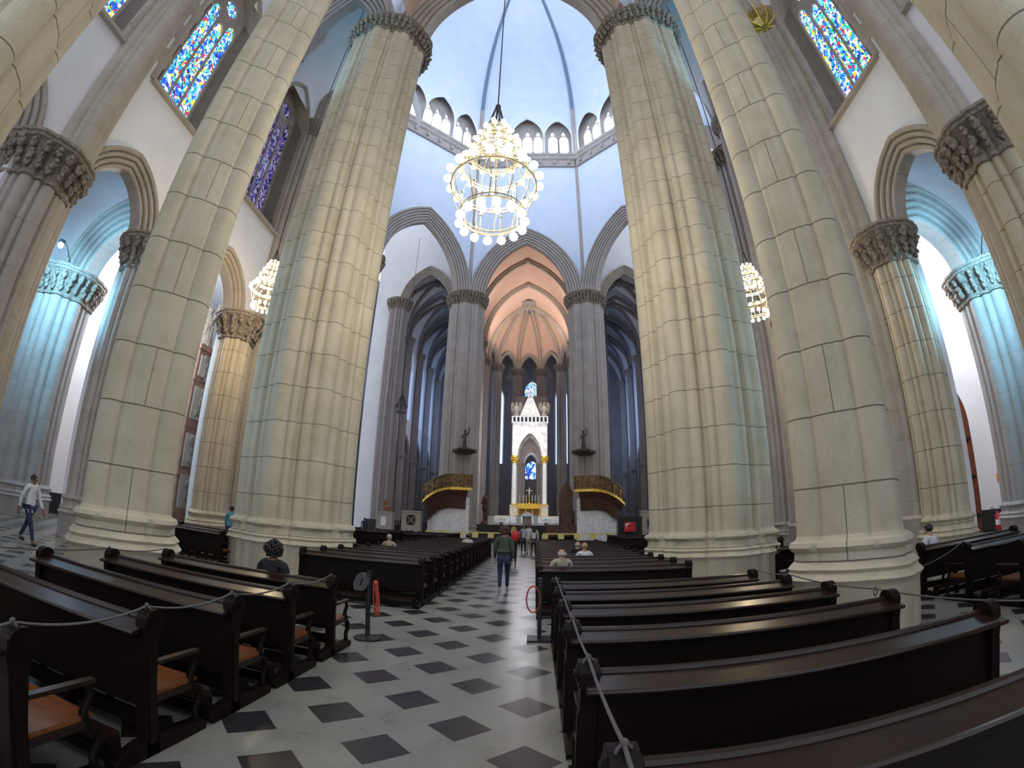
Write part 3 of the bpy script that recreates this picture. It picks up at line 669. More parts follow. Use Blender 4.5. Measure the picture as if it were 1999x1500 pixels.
# reredos wall behind the canopy
mb = MB(); fr = Frame(XC, 63.5, 0); wall(mb, fr, -2.3, 2.3, 1.6, 19.6, [op_arch(.1, .78, 2.7, 9.6, 2.0)], -.35, .35)
tag(link('reredos', mb, 'grey'), 'tall grey stone screen wall rising behind the white altar canopy', 'reredos')
t = thing('reredos_shafts', 'two slim shafts with a cream pointed arch in the opening behind the altar', 'column', (XC, 62.6, 1.6))
for s_ in (-1, 1): mb = MB(); mb.tube([(s_ * .95 + .1, 0, 0), (s_ * .95 + .1, 0, 8.2)], .18, 10); mb.box((s_ * .95 + .1, 0, 8.3), (.5, .5, .3)); link('column_shaft', mb, 'arch', t, 40)
mb = MB(); arch_sweep(mb, Frame(.1, 0, 0), 0, 8.3, .78, 1.2, rollprof(.3, .2, 1), 8); link('arch_ring', mb, 'marble', t)
# ciborium
t = thing('altar_canopy', 'tall white marble altar canopy with pointed arch and pyramid gable', 'canopy', (XC, 57, 2.65))
for sx in (-1, 1):
    for sy in (-1, 1):
        mb = MB(); mb.box((sx * 1.85, sy * 1.5, .6), (.85, .85, 1.2)); mb.box((sx * 1.85, sy * 1.5, 1.25), (.95, .95, .12)); link('pedestal', mb, 'marble', t)
        mb = MB(); mb.lathe([(.36, 1.3), (.36, 1.4), (.28, 1.5), (.26, 6.4)], (sx * 1.85, sy * 1.5, 0), 16); link('column', mb, 'marble', t, 40)
        mb = MB(); mb.lathe([(.28, 6.4), (.33, 6.5), (.28, 6.6), (.45, 7.05), (.45, 7.25)], (sx * 1.85, sy * 1.5, 0), 12); leaves(mb, .34, 6.8, 7, .1, (sx * 1.85, sy * 1.5)); link('gilt_capital', mb, 'gold', t)
        mb = MB(); mb.lathe([(.40, 1.3), (.40, 1.42), (.33, 1.5)], (sx * 1.85, sy * 1.5, .01), 12); link('gilt_base', mb, 'gold', t)
for d in (-1.5, 1.5):
    mb = MB(); wall(mb, Frame(0, d, 0), -2.12, 2.12, 7.25, 11.3, [op_arch(0, 1.45, 7.25, 7.25, 2.9)], -.28, .28); link('arched_face', mb, 'relief', t)
for s_ in (-1, 1):
    mb = MB(); wall(mb, Frame(s_ * 1.85, 0, pi / 2), -1.2, 1.2, 7.25, 11.3, [op_arch(0, .9, 7.25, 7.25, 2.2)], -.25, .25); link('arched_face', mb, 'relief', t)
mb = MB(); mb.box((0, 0, 11.38), (4.5, 3.8, .16)); mb.box((0, 0, 12.1), (4.5, 3.8, .14)); mb.box((0, 0, 11.75), (4.1, 3.4, .6)); link('cornice', mb, 'marble', t)
for k in range(9): mb = MB(); mb.box((-1.9 + k * .475, -1.86, 11.75), (.25, .4, .5)); link('opening_shade', mb, 'black', t)  # solid black blocks paint the shade inside the cornice openings
for k in range(10): mb = MB(); mb.box((-2.1375 + k * .475, -1.9, 11.75), (.16, .3, .6)); link('cornice_post', mb, 'marble', t)
mb = MB(); mb.add([(-1.2, -1.3, 12.15), (1.2, -1.3, 12.15), (1.2, 1.1, 12.15), (-1.2, 1.1, 12.15), (0, 0, 15.6)], [(0, 1, 4), (1, 2, 4), (2, 3, 4), (3, 0, 4), (0, 1, 2, 3)]); link('gable', mb, 'relief', t)
mb = MB(); mb.tube([(-1.25, -1.33, 12.2), (0, -.03, 15.65)], .07, 6); mb.tube([(1.25, -1.33, 12.2), (0, -.03, 15.65)], .07, 6); mb.ball((0, 0, 15.75), .14); link('gable_edge', mb, 'marble', t)
for s_ in (-1, 1):
    a = thing('angel_statue', 'weathered winged angel statue %s of the white canopy gable' % ('left' if s_ < 0 else 'right'), 'statue', (XC + s_ * 1.75, 56.6, 14.82))
    mb = MB(); mb.lathe([(.42, 0), (.36, .4), (.25, 1.1), (.30, 1.45), (.12, 1.7), (.10, 1.8)], n=10, sy=.7); mb.tube([(.2, 0, 1.5), (.42, -.25, 1.1), (.1, -.4, 1.0)], .07, 6); mb.tube([(-.2, 0, 1.5), (-.42, -.25, 1.1), (-.1, -.4, 1.0)], .07, 6); link('robe', mb, 'arch', a, 50)
    mb = MB(); mb.ball((0, 0, 1.95), .17, 8, 7); link('head', mb, 'arch', a, 60)
    for e in (-1, 1):
        mb = MB(); P = [(.05, 1.5), (.45, 2.3), (.75, 2.0), (.72, 1.2), (.5, .5), (.15, 1.1)]; mb.prism([(e * x_, z_) for x_, z_ in P], lambda u, z, d: (u, .12 + d + abs(u) * .3, z), 0, .07); link('wing', mb, 'cap', a)
# high altar
t = thing('high_altar', 'gilded high altar with three niches under the white canopy', 'altar', (XC, 56.2, 2.65))
mb = MB(); mb.box((0, 0, .45), (2.5, .7, .9)); mb.box((0, 0, .06), (2.8, .9, .12)); link('body', mb, 'bronze', t)
mb = MB(); mb.box((0, -.05, 1.0), (3.0, .95, .14)); mb.box((0, .2, 1.3), (2.8, .35, .5)); link('mensa', mb, 'gold', t)
for k in range(4): mb = MB(); mb.lathe([(.14, .12), (.08, .2), (.07, .8), (.14, .93)], (-1.25 + k * .833, -.42, 0), 10); link('column', mb, 'gold', t, 40)
mb = MB()
for k in range(13): mb.prism([(-.08, 0), (.08, 0), (.08, .22), (0, .34), (-.08, .22)], lambda u, z, d: (u - 1.3 + k * .2167, d, z + 1.1), -.05, .02)
link('cresting', mb, 'gold', t)
for k, x_ in enumerate((-1.15, -.72, -.36, .36, .72, 1.15)):
    c = thing('altar_candle', 'white candle in gilt holder on the high altar, %s from the left' % ('first', 'second', 'third', 'fourth', 'fifth', 'sixth')[k], 'candle', (XC + x_, 56.4, 4.2), group=None)
    mb = MB(); mb.lathe([(.10, 0), (.03, .08), (.03, .3), (.07, .36), (.07, .4)], n=10); link('holder', mb, 'gold', c); mb = MB(); mb.lathe([(.035, .4), (.035, 1.0), (.01, 1.05)], n=8); link('wax', mb, 'cloth', c)
c = thing('altar_cross', 'slender crucifix standing at the middle of the high altar', 'cross', (XC, 56.35, 4.2))
mb = MB(); mb.lathe([(.2, 0), (.05, .15), (.04, .5)], n=10); mb.box((0, 0, 1.2), (.08, .06, 1.6)); mb.box((0, 0, 1.6), (.8, .06, .08)); link('cross_body', mb, 'gold', c)
mb = MB(); mb.ball((0, -.06, 1.75), .08); mb.lathe([(.05, 1.0), (.09, 1.4), (.06, 1.68)], (0, -.06, 0), 8); mb.tube([(-.35, -.06, 1.62), (0, -.06, 1.58), (.35, -.06, 1.62)], .03, 6); link('corpus', mb, 'marble', c)
# communion table and chairs, plants, stands
t = thing('altar_table', 'white altar table with cloth and raised white lectern top before the steps', 'table', (.28, 46.6, 1.6))
mb = MB(); mb.box((0, 0, .93), (2.5, .9, .1)); link('tabletop', mb, 'cloth', t)
mb = MB(); mb.box((0, 0, .45), (.9, .5, .88)); link('pedestal', mb, 'arch', t)
for s_ in (-1, 1): mb = MB(); mb.box((s_ * .85, -.1, .45), (.45, .6, .8)); link('side_block', mb, 'marble', t)
mb = MB(); mb.prism([(-.65, .98), (.65, .98), (.3, 1.25), (0, 1.38), (-.3, 1.25)], lambda u, z, d: (u, d, z), -.2, .2); link('book_rest', mb, 'cloth', t)
mb = MB(); mb.box((-3.2, 45.4, 2.02), (.62, .5, .85)); tag(link('marble_block', mb, 'marble'), 'white marble block left of the altar plants', 'plinth')
for x_, dsc in ((-2.2, 'left of the altar table'), (2.15, 'right of the altar table, lit yellow')):
    t = thing('potted_plant', 'leafy green plant in a low pot %s' % dsc, 'plant', (x_, 45.6, 1.6))
    mb = MB(); mb.lathe([(.14, 0), (.2, .25), (.22, .28)], n=12); link('pot', mb, 'violet', t)
    mb = MB(); r_ = random.Random(3)
    for k in range(70):
        a = r_.uniform(0, 6.28); q = r_.uniform(.05, .42); z = .3 + r_.uniform(0, .4) * (1.1 - q); L_ = .14; e = Vector((cos(a), sin(a), r_.uniform(-.2, .6))) * L_; p = Vector((q * cos(a), q * sin(a), z)); s_ = Vector((-sin(a), cos(a), 0)) * .05
        mb.add([p, p + e * .5 + s_, p + e, p + e * .5 - s_], [(0, 1, 2, 3)])
    link('foliage', mb, 'leaf', t)
t = thing('microphone_stand', 'black music stand and microphone right of the altar table', 'stand', (4.3, 45.4, 1.6))
mb = MB(); mb.tube([(0, 0, 0), (0, 0, 1.3)], .025, 6); mb.box((0, 0, 1.38), (.5, .3, .04), rx=.5); link('music_stand', mb, 'black', t)
mb = MB(); mb.tube([(-.6, 0, 0), (-.6, 0, .8), (-.1, 0, .8), (-.1, 0, 0)], .03, 6); link('side_frame', mb, 'black', t)
t = thing('microphone_stand', 'thin black microphone stand left of the altar table', 'stand', (-1.35, 45.4, 1.6))
mb = MB(); mb.tube([(0, 0, 0), (0, 0, 1.0), (.12, -.1, 1.1)], .02, 6); mb.lathe([(.15, 0), (.15, .03)], n=10); link('pole', mb, 'black', t)
mb = MB(); mb.box((4.15, 41.2, 1.15), (4.25, .5, .95)); mb.box((4.15, 41.2, 1.65), (4.35, .6, .06))
for k in range(9): mb.box((2.2 + k * .49, 40.93, 1.1), (.05, .05, .8))
tag(link('choir_screen', mb, 'darkwood'), 'low dark wooden parapet before the platform on the right', 'parapet')

# ------------------------------------------------------------------ pulpits
for sgn, side in ((-1, 'left'), (1, 'right')):
    t = thing('pulpit', 'bronze and carved wood pulpit stair curving around the grey pier on the %s' % side, 'pulpit', (sgn * 6.2, 43.1, 0))
    def PP(a, r, z): return (sgn * r * cos(a), r * sin(a), z)
    A0, A1 = radians(220), radians(300)   # mirrored by sgn; 220 is outer side for the left one
    def ang(w_): a = A0 + (A1 - A0) * w_; return a if sgn < 0 else a
    def pt(w_, r, z):
        a = A0 + (A1 - A0) * w_; x_ = r * cos(a); y_ = r * sin(a); return ((x_, y_, z) if sgn < 0 else (-x_, y_, z))
    zb = lambda w_: 3.45 + 1.2 * sin(min(1, w_ * 1.5) * pi / 2)
    n = 24
    def strip(f0, f1, name, mat, th=.08):
        mb = MB(); rows = []
        for i in range(n + 1):
            w_ = i / n; rows.append([f0(w_), f1(w_), tuple(Vector(f1(w_)) + Vector((0, th, 0))), tuple(Vector(f0(w_)) + Vector((0, th, 0)))])
        mb.v = [p for r in rows for p in r]
        mb.f = [(i * 4 + j, i * 4 + (j + 1) % 4, (i + 1) * 4 + (j + 1) % 4, (i + 1) * 4 + j) for i in range(n) for j in range(4)] + [(0, 1, 2, 3), (n * 4, n * 4 + 1, n * 4 + 2, n * 4 + 3)]
        return link(name, mb, mat, t)
    strip(lambda w_: pt(w_, 3.5, zb(w_)), lambda w_: pt(w_, 3.5, zb(w_) + 1.25), 'balustrade', 'bronze')
    strip(lambda w_: pt(w_, 3.62, zb(w_) - .12), lambda w_: pt(w_, 3.62, zb(w_) + .10), 'gilt_moulding', 'gold', .15)
    strip(lambda w_: pt(w_, 3.58, zb(w_) + 1.18), lambda w_: pt(w_, 3.58, zb(w_) + 1.30), 'handrail', 'bronze', .15)
    mb = MB()
    for i in range(8):
        w_ = i / 7; p = pt(w_, 3.55, zb(w_)); mb.tube([p, (p[0], p[1], p[2] + 1.2)], .06, 6)
    link('posts', mb, 'bronze', t)
    for i in range(7):
        w_ = (i + .5) / 7; p = pt(w_, 3.52, zb(w_)); mb = MB(); r_ = random.Random(i)
        for k in range(7): mb.ball((p[0] + r_.uniform(-.18, .18), p[1] - .02, p[2] + .35 + r_.uniform(0, .6)), .10, 6, 5, (1, .4, 1.6))
        link('relief_panel', mb, 'bronze', t, 60)
    mb = MB(); prof = [(3.55, 0.0), (3.35, -.35), (3.1, -.6), (3.0, -1.0), (2.95, -1.75)]; rows = []
    for i in range(n + 1):
        w_ = i / n; rows.append([pt(w_ * .93, r, zb(w_) + dz * (1 if dz > -.7 else 1 - .15 * (1 - w_))) for r, dz in prof] + [pt(w_ * .93, 1.9, zb(w_) - .1)])
    m_ = len(prof) + 1; mb.v = [p for r in rows for p in r]
    mb.f = [(i * m_ + j, i * m_ + (j + 1) % m_, (i + 1) * m_ + (j + 1) % m_, (i + 1) * m_ + j) for i in range(n) for j in range(m_)] + [tuple(range(m_)), tuple(n * m_ + j for j in range(m_))]
    for i in range(26): w_ = i / 26; mb.tube([pt(w_ * .93, 3.08, zb(w_) - .65), pt(w_ * .93, 2.99, zb(w_) - 1.72)], .045, 5)
    link('carved_underside', mb, 'darkwood', t)
    mb = MB()
    for i in range(9):
        w_ = i / 8.0; p0 = pt(w_ * .9, 2.5, 0); mb.box((p0[0], p0[1], (zb(w_) - .9) / 2 + .2), (1.0, .5, zb(w_) - .9), atan2(p0[1], p0[0]) + pi / 2)
    link('stone_base', mb, 'marble', t)
    t = thing('sounding_board', 'dark bronze sounding board with a figure on top, above the %s pulpit' % side, 'canopy', (sgn * 5.35, 40.9, 8.0))
    mb = MB(); mb.lathe([(.9, -.05), (1.15, .05), (1.2, .2), (.7, .35), (.5, .42)], n=8, a0=pi / 8); mb.box((0, .7, .15), (.3, 1.2, .15)); link('board', mb, 'darkbronze', t)
    mb = MB(); mb.lathe([(.3, .4), (.26, .7), (.16, 1.3), (.22, 1.7), (.1, 1.85)], n=10, sy=.7); mb.ball((0, 0, 2.0), .13); mb.tube([(.18, 0, 1.6), (.35, -.1, 1.9), (.3, -.1, 2.3)], .06, 6); mb.tube([(-.18, 0, 1.6), (-.3, -.1, 1.3)], .06, 6); link('figure', mb, 'darkbronze', t, 50)
# carved chair, banners
t = thing('carved_throne', 'dark carved wooden choir chair beside the right pulpit', 'chair', (3.9, 42.6, 1.6))
mb = MB(); mb.box((0, .3, 1.5), (1.3, .15, 3.0)); mb.prism([(-.65, 3.0), (.65, 3.0), (.35, 3.6), (0, 4.0), (-.35, 3.6)], lambda u, z, d: (u, .3 + d, z), -.08, .08); link('back', mb, 'darkwood', t)
mb = MB(); mb.box((0, -.1, .45), (1.2, .7, .9)); link('seat', mb, 'darkwood', t)
for s_ in (-1, 1): mb = MB(); mb.box((s_ * .6, -.1, .75), (.12, .7, 1.4)); link('arm', mb, 'darkwood', t)
t = thing('carved_lectern', 'brown carved wooden eagle lectern just right of the left pulpit', 'lectern', (-3.7, 43.9, 1.6))
mb = MB(); mb.lathe([(.35, 0), (.3, .2), (.12, .35), (.12, 1.2), (.25, 1.5), (.2, 1.9)], n=8); link('stem', mb, 'darkwood', t)
mb = MB(); mb.box((0, 0, 2.1), (.6, .5, .15), rx=.5); mb.ball((0, .1, 2.4), .25, 8, 6, (1, .6, 1.3)); mb.ball((.05, 0, 2.85), .12); link('eagle', mb, 'darkwood', t, 50)
# barrier with cloth flags
t = thing('yellow_barrier', 'yellow tape barrier with square hanging flags stretched before the platform', 'barrier', (0, 38.2, 0))
def tape(x0, x1):
    mb = MB(); mb.box(((x0 + x1) / 2, 0, .96), (x1 - x0, .03, .1)); link('tape', mb, 'yellow', t)
    k = 0; x_ = x0 + .2
    while x_ < x1:
        mb = MB(); mb.box((x_, -.02, .72), (.5, .02, .38)); link('flag', mb, 'yellow', t); x_ += 1.3
    for x_ in (x0, x1): mb = MB(); mb.tube([(x_, 0, 0), (x_, 0, 1.02)], .03, 8); mb.lathe([(.16, 0), (.16, .03)], (x_, 0, 0), 10); link('post', mb, 'black', t)
tape(-7.9, -.8); tape(1.7, 9.9)
# red sign
t = thing('red_sign', 'square red sign with white marks on a dark cabinet, beside the right pulpit', 'sign', (8.4, 36, 0))
mb = MB(); mb.box((0, 0, 1.5), (.92, .08, .74)); link('panel', mb, 'red', t)
mb = MB(); mb.box((-.27, -.05, 1.66), (.18, .01, .2)); mb.box((-.12, -.05, 1.76), (.22, .01, .1)); link('white_mark', mb, 'paper', t); mb = MB(); mb.box((-.28, -.05, 1.42), (.14, .01, .06)); link('white_line', mb, 'paper', t)
for s_ in (-1, 1): mb = MB(); mb.tube([(s_ * .35, 0, 0), (s_ * .35, 0, 1.15)], .03, 6); link('leg', mb, 'black', t)
mb = MB(); mb.box((8.6, 37.2, 1.1), (1.9, .8, 2.2)); mb.box((8.6, 37.2, 2.25), (2.0, .9, .1)); mb.box((8.6, 36.78, 1.1), (.04, .04, 2.0)); tag(link('dark_cabinet', mb, 'black'), 'black cabinet behind the red sign', 'cabinet')
# small side furniture seen left and right of the choir
for x_, y_, w_, h_, dsc in ((-12.4, 41.0, 1.5, 2.4, 'grey stone side altar with a white notice, left of the left pulpit'), (-9.9, 41.0, 1.7, 2.6, 'pale stone side altar with crossed panel next to the left pulpit'), (11.2, 40.6, 1.8, 2.9, 'pale stone side altar with crossed panel beyond the red sign')):
    t = thing('side_altar', dsc, 'altar', (x_, y_, 0))
    mb = MB(); mb.box((0, 0, h_ / 2 - .1), (w_, .8, h_ - .2)); mb.box((0, 0, h_ - .1), (w_ * 1.08, .9, .12)); mb.box((0, 0, .15), (w_ * 1.1, 1.0, .3)); link('body', mb, 'grey' if x_ < -12 else 'arch', t)
    mb = MB(); 
    if 'notice' in dsc: mb.box((-.05, -.42, 1.5), (.5, .02, .8)); link('notice', mb, 'paper', t)
    else: mb.box((0, -.42, 1.75), (.8, .03, .9)); link('panel', mb, 'black', t); mb = MB(); mb.box((0, -.45, 1.75), (1.1, .02, .06), ry=.8); mb.box((0, -.45, 1.75), (1.1, .02, .06), ry=-.8); link('cross_bars', mb, 'arch', t)
mb = MB(); mb.ball((-12.3, 40.9, 2.75), .35, 8, 6, (1.1, .8, .9)); mb.ball((-12.5, 40.9, 3.1), .22, 8, 6, (1, 1, 1.8)); mb.ball((-12.1, 40.85, 2.5), .2); tag(link('flower_bunch', mb, simple('dried_red_flowers', (.30, .05, .04), .8, c2=(.22, .16, .06), sc=9)), 'bunch of dark red flowers on the side altar with the white notice', 'flowers')

# ------------------------------------------------------------------ pews
def make_pew(L):
    """origin: floor under the back, aisle end at x=0, extends to +x; faces +y"""
    t = thing('church_pew', 'pew', 'pew'); t.scale = (1, 1, .94)
    mb = MB(); mb.box((L / 2, 0.0, .635), (L - .1, .03, .55), rx=-.06); mb.box((L / 2, -.025, .40), (L - .1, .03, .08)); link('backrest', mb, 'pew', t)
    mb = MB(); mb.prism([(-.14, .895), (.035, .945), (.035, .975), (-.14, .925)], lambda u, z, d: (d, u, z), .03, L - .03)
    link('book_ledge', mb, 'pewtop', t)
    mb = MB(); mb.tube([(.03, .045, .975), (L - .03, .045, .975)], .028, 8); mb.tube([(.03, -.14, .915), (L - .03, -.14, .915)], .016, 6); link('top_rail', mb, 'pewtop', t, 40)
    mb = MB(); mb.box((L / 2, .27, .44), (L - .08, .44, .035)); mb.tube([(.04, .49, .44), (L - .04, .49, .44)], .018, 6); link('seat', mb, 'seat', t)
    mb = MB(); mb.box((L / 2, .08, .20), (L - .1, .035, .12)); link('lower_rail', mb, 'pew', t)
    for e in (0, 1):
        x = .05 if e == 0 else L - .05
        mb = MB(); P = [(-.06, 0), (.06, 0), (.05, .5), (.07, .86), (.10, .90), (.12, .96), (.10, 1.02), (.045, 1.055), (-.02, 1.045), (-.06, 1.0), (-.065, .9), (-.05, .8), (-.055, .5)]
        mb.prism(P, lambda u, z, d: (x + d, u, z), -.045, .045)
        mb.prism([(-.03, .1), (.03, .1), (.03, .74), (-.03, .74)], lambda u, z, d: (x + d, u, z), -.055, .055)
        u_ = 1 if e == 0 else -1
        mb.tube([(x - .052, .03, .975), (x + .052, .03, .975)], .088, 22); mb.tube([(x - .062, .03, .975), (x + .062, .03, .975)], .055, 16); mb.tube([(x - .075, .03, .975), (x + .075, .03, .975)], .024, 12)
        link('end_post', mb, 'pew', t)
        mb = MB(); mb.prism([(-.30, 0), (.56, 0), (.58, .05), (.54, .09), (.1, .13), (-.1, .13), (-.26, .09), (-.32, .05)], lambda u, z, d: (x + d, u, z), -.045, .045); link('foot', mb, 'pew', t)
        mb = MB(); mb.box((x, .27, .665), (.055, .50, .028)); mb.box((x, .25, .40), (.05, .42, .05)); link('armrest', mb, 'pewtop', t)
        mb = MB(); mb.tube([(x, .47, .65), (x, .50, .58), (x, .44, .48), (x, .45, .40), (x, .53, .34), (x, .55, .26), (x, .49, .18), (x, .50, .10)], [.02, .024, .028, .034, .036, .032, .026, .03], 8); link('scroll_leg', mb, 'pew', t, 60)
    for k in range(1, 3):
        x = L * k / 3; mb = MB(); mb.box((x, .05, .21), (.06, .08, .42)); link('rear_support', mb, 'pew', t); mb = MB(); mb.tube([(x, .40, .43), (x, .36, .3), (x, .42, .15), (x, .45, .02)], .028, 6); link('middle_leg', mb, 'pew', t)
    mb = MB(); mb.box((L / 2, -.27, .20), (L - .20, .14, .035), rx=.2); link('kneeler_board', mb, 'pewtop', t)
    mb = MB()
    for k in range(4): x = .1 + (L - .2) * k / 3; mb.box((x, -.27, .10), (.05, .10, .20)); 
    mb.box((L / 2, -.31, .10), (L - .2, .03, .09)); link('kneeler_frame', mb, 'pew', t)
    return t
PL_R = make_pew(3.0); PL_L = make_pew(2.75); used = [False, False]
def pew(x, y, left, label, group=None):
    src = PL_L if left else PL_R; k = 1 if left else 0; L = 2.75 if left else 3.0
    o = src if not used[k] else dup(src); used[k] = True
    o.location = (x, y, 0); o['label'] = label
    if group: o['group'] = group
    elif 'group' in o: del o['group']
    return o
RN = ['dark pew at the bottom right corner, round scroll end cut by the frame', 'nearest full dark pew right of the aisle, the grey rope crossing its end', 'dark pew right of the aisle, second behind the bottom corner pew', 'dark pew right of the aisle, third behind the bottom corner pew', 'dark pew right of the aisle, fourth behind the bottom corner pew', 'farthest pew of the near right block, beside the square post stand']
for i, y in enumerate((1.50, 2.56, 3.64, 4.64, 5.60, 6.57)): pew(1.33, y, False, RN[i], 'near pews right of the aisle')
LN = ['pew at the lower left corner with worn orange seat showing', 'left pew with orange seat end, first one fully inside the frame', 'left pew between the frontmost pair and the one with crossed rope knot', 'left pew third from the lower left corner pew', 'farthest pew of the near left block, beside the post with orange rope']
for i, y in enumerate((1.48, 2.44, 3.40, 4.38, 5.42)): pew(-1.30 - 2.75, y, True, LN[i], 'near pews left of the aisle')
rows = [8.95 + i * 1.02 for i in range(15)]
for i, y in enumerate(rows):
    if i == 0: lr, ll = 'last pew of the far right block, its long plain back facing the camera', 'last pew of the far left block, its long plain back facing the camera'
    else: lr, ll = 'dark pew in the long far block right of the aisle', 'dark pew in the long far block left of the aisle'
    pew(1.12, y, False, lr, 'pews of the far right block'); pew(-1.12 - 2.75, y + .35, True, ll, 'pews of the far left block')
# side blocks in the aisles
for i, (x, y) in enumerate(((8.2, 6.15), (8.2, 7.25), (7.4, 10.6), (7.4, 11.7), (7.4, 16.5), (7.4, 17.7))):
    pew(x, y, False, ('side aisle pew at the right edge behind the rope, nearest the camera', 'side aisle pew at the right edge with the seated man', 'side aisle pew behind the right nave pier, front one', 'side aisle pew behind the right nave pier, rear one', 'pew beyond the right crossing pier, nearer one', 'pew beyond the right crossing pier, farther one')[i], 'right side aisle pews')
pew(8.2, 5.05, False, 'side aisle pew at the right edge, its end post cut by the frame', 'right side aisle pews')
for i, (x, y) in enumerate(((-8.25, 3.1), (-10.2, 11.3), (-10.2, 12.5), (-10.2, 16.5), (-10.2, 17.7))):
    pew(x, y, True, ('side aisle pew at the left edge, only its curved armrest inside the frame', 'side aisle pew seen in the gap left of the crossing pier, nearer one', 'side aisle pew seen in the gap left of the crossing pier, farther one', 'pew beyond the left crossing pier, nearer one', 'pew beyond the left crossing pier, farther one')[i], 'left side aisle pews')
for i, x in enumerate((-14, -10.5, -7)):
    for j in range(5): pew(x if x > -8 else x, 28 + j * 1.3, True, 'dark pew standing far left before the choir', 'pews far left before the choir') if x < -6 else None
for j in range(5): pew(6.2, 28 + j * 1.3, False, 'dark pew standing far right before the choir', 'pews far right before the choir')

# ------------------------------------------------------------------ ropes
def catenary(pts, sag):
    out = []
    for a, b in zip(pts, pts[1:]):
        a, b = Vector(a), Vector(b)
        for k in range(10): t = k / 10; p = a.lerp(b, t); p.z -= sag * 4 * t * (1 - t); out.append(p)
    return out + [Vector(pts[-1])]
def rope(pts, sag, label, r=.0085):
    mb = MB(); mb.tube(catenary(pts, sag), r, 6)
    for p in pts[1:-1]: mb.tube([(p[0] + .03 * cos(a), p[1] + .01 * cos(a), p[2] - .03 + .035 * sin(a)) for a in [2 * pi * j / 10 for j in range(10)]], r * .8, 5, closed=True); mb.ball((p[0], p[1], p[2] + .008), .017, 6, 5)
    return tag(link('barrier_rope', mb, 'rope', None, 60), label, 'rope')
yr = (1.50, 2.56, 3.64, 4.64, 5.60, 6.57)
rope([(1.38, .6, 0.96)] + [(1.38, y, 1.012) for y in yr], .02, 'grey rope running along the aisle ends of the right pews')
yl = (.45, 1.48, 2.44, 3.40, 4.38, 5.42)
rope([(-1.36, y, 1.012) for y in yl], .05, 'grey rope tied along the aisle ends of the left pews')
rope([(4.30, 6.6, 1.005), (4.30, 5.60, 1.005), (4.30, 3.9, .98), (4.5, 2.2, 0.98), (4.7, 1.2, .98)], .03, 'grey rope along the far ends of the right pews, crossing before the pier')
rope([(-4.03, 5.42, 1.0), (-4.03, 4.38, 1.0), (-4.03, 2.6, 0.99), (-4.03, .9, 0.99)], .04, 'thin grey rope along the far ends of the left pews')
rope([(6.75, 6.2, .72), (8.2, 6.2, 1.005), (8.25, 5.1, 1.005), (8.6, 3.8, 0.98)], .08, 'grey rope looped from the right pier to the side aisle pews')
# posts
t = thing('stanchion_post', 'dark post on a flat square base at the end of the right pews', 'post', (1.17, 7.04, 0))
mb = MB(); mb.box((0, 0, .015), (.36, .36, .03)); link('base_plate', mb, 'iron', t); mb = MB(); mb.box((0, 0, .48), (.06, .06, .92)); link('pole', mb, 'black', t)
mb = MB(); mb.tube([(-.10 + .10 * cos(a), .02, .62 + .20 * sin(a)) for a in [2 * pi * j / 20 for j in range(20)]], .012, 6, closed=True); tag(link('hanging_hose', mb, 'orange', None, 60, (1.17, 7.0, 0)), 'orange-red hose loop hanging on the post of the right pews', 'hose')
t = thing('stanchion_post', 'dark post on a round base at the end of the left pews', 'post', (-1.24, 6.45, 0))
mb = MB(); mb.lathe([(.2, 0), (.2, .02), (.05, .05)], n=16); link('base_plate', mb, 'iron', t); mb = MB(); mb.tube([(0, 0, .03), (0, 0, .98)], .035, 10); link('pole', mb, 'iron', t, 40)
mb = MB()
for k in range(5): mb.tube([(-.02 * k + .07 * cos(a), .05 * sin(a) - .04, .82 + .12 * sin(a + .3)) for a in [2 * pi * j / 14 for j in range(14)]], .010, 5, closed=True)
tag(link('rope_coil', mb, 'rope', None, 60, (-1.30, 6.45, 0)), 'coil of grey rope hanging on the left round-based post', 'rope')
mb = MB()
for k in range(3): mb.tube([(.02 * k, 0, .85), (.05 + .02 * k, -.03, .6), (.03 + .03 * k, 0, .35), (.0, 0, .5), (-.02, .02, .8)], .009, 5)
mb.ball((.02, 0, .82), .04, 6, 5); tag(link('orange_cord', mb, 'orange', None, 60, (-1.15, 6.42, 0)), 'bright orange cord dangling from the left round-based post', 'cord')

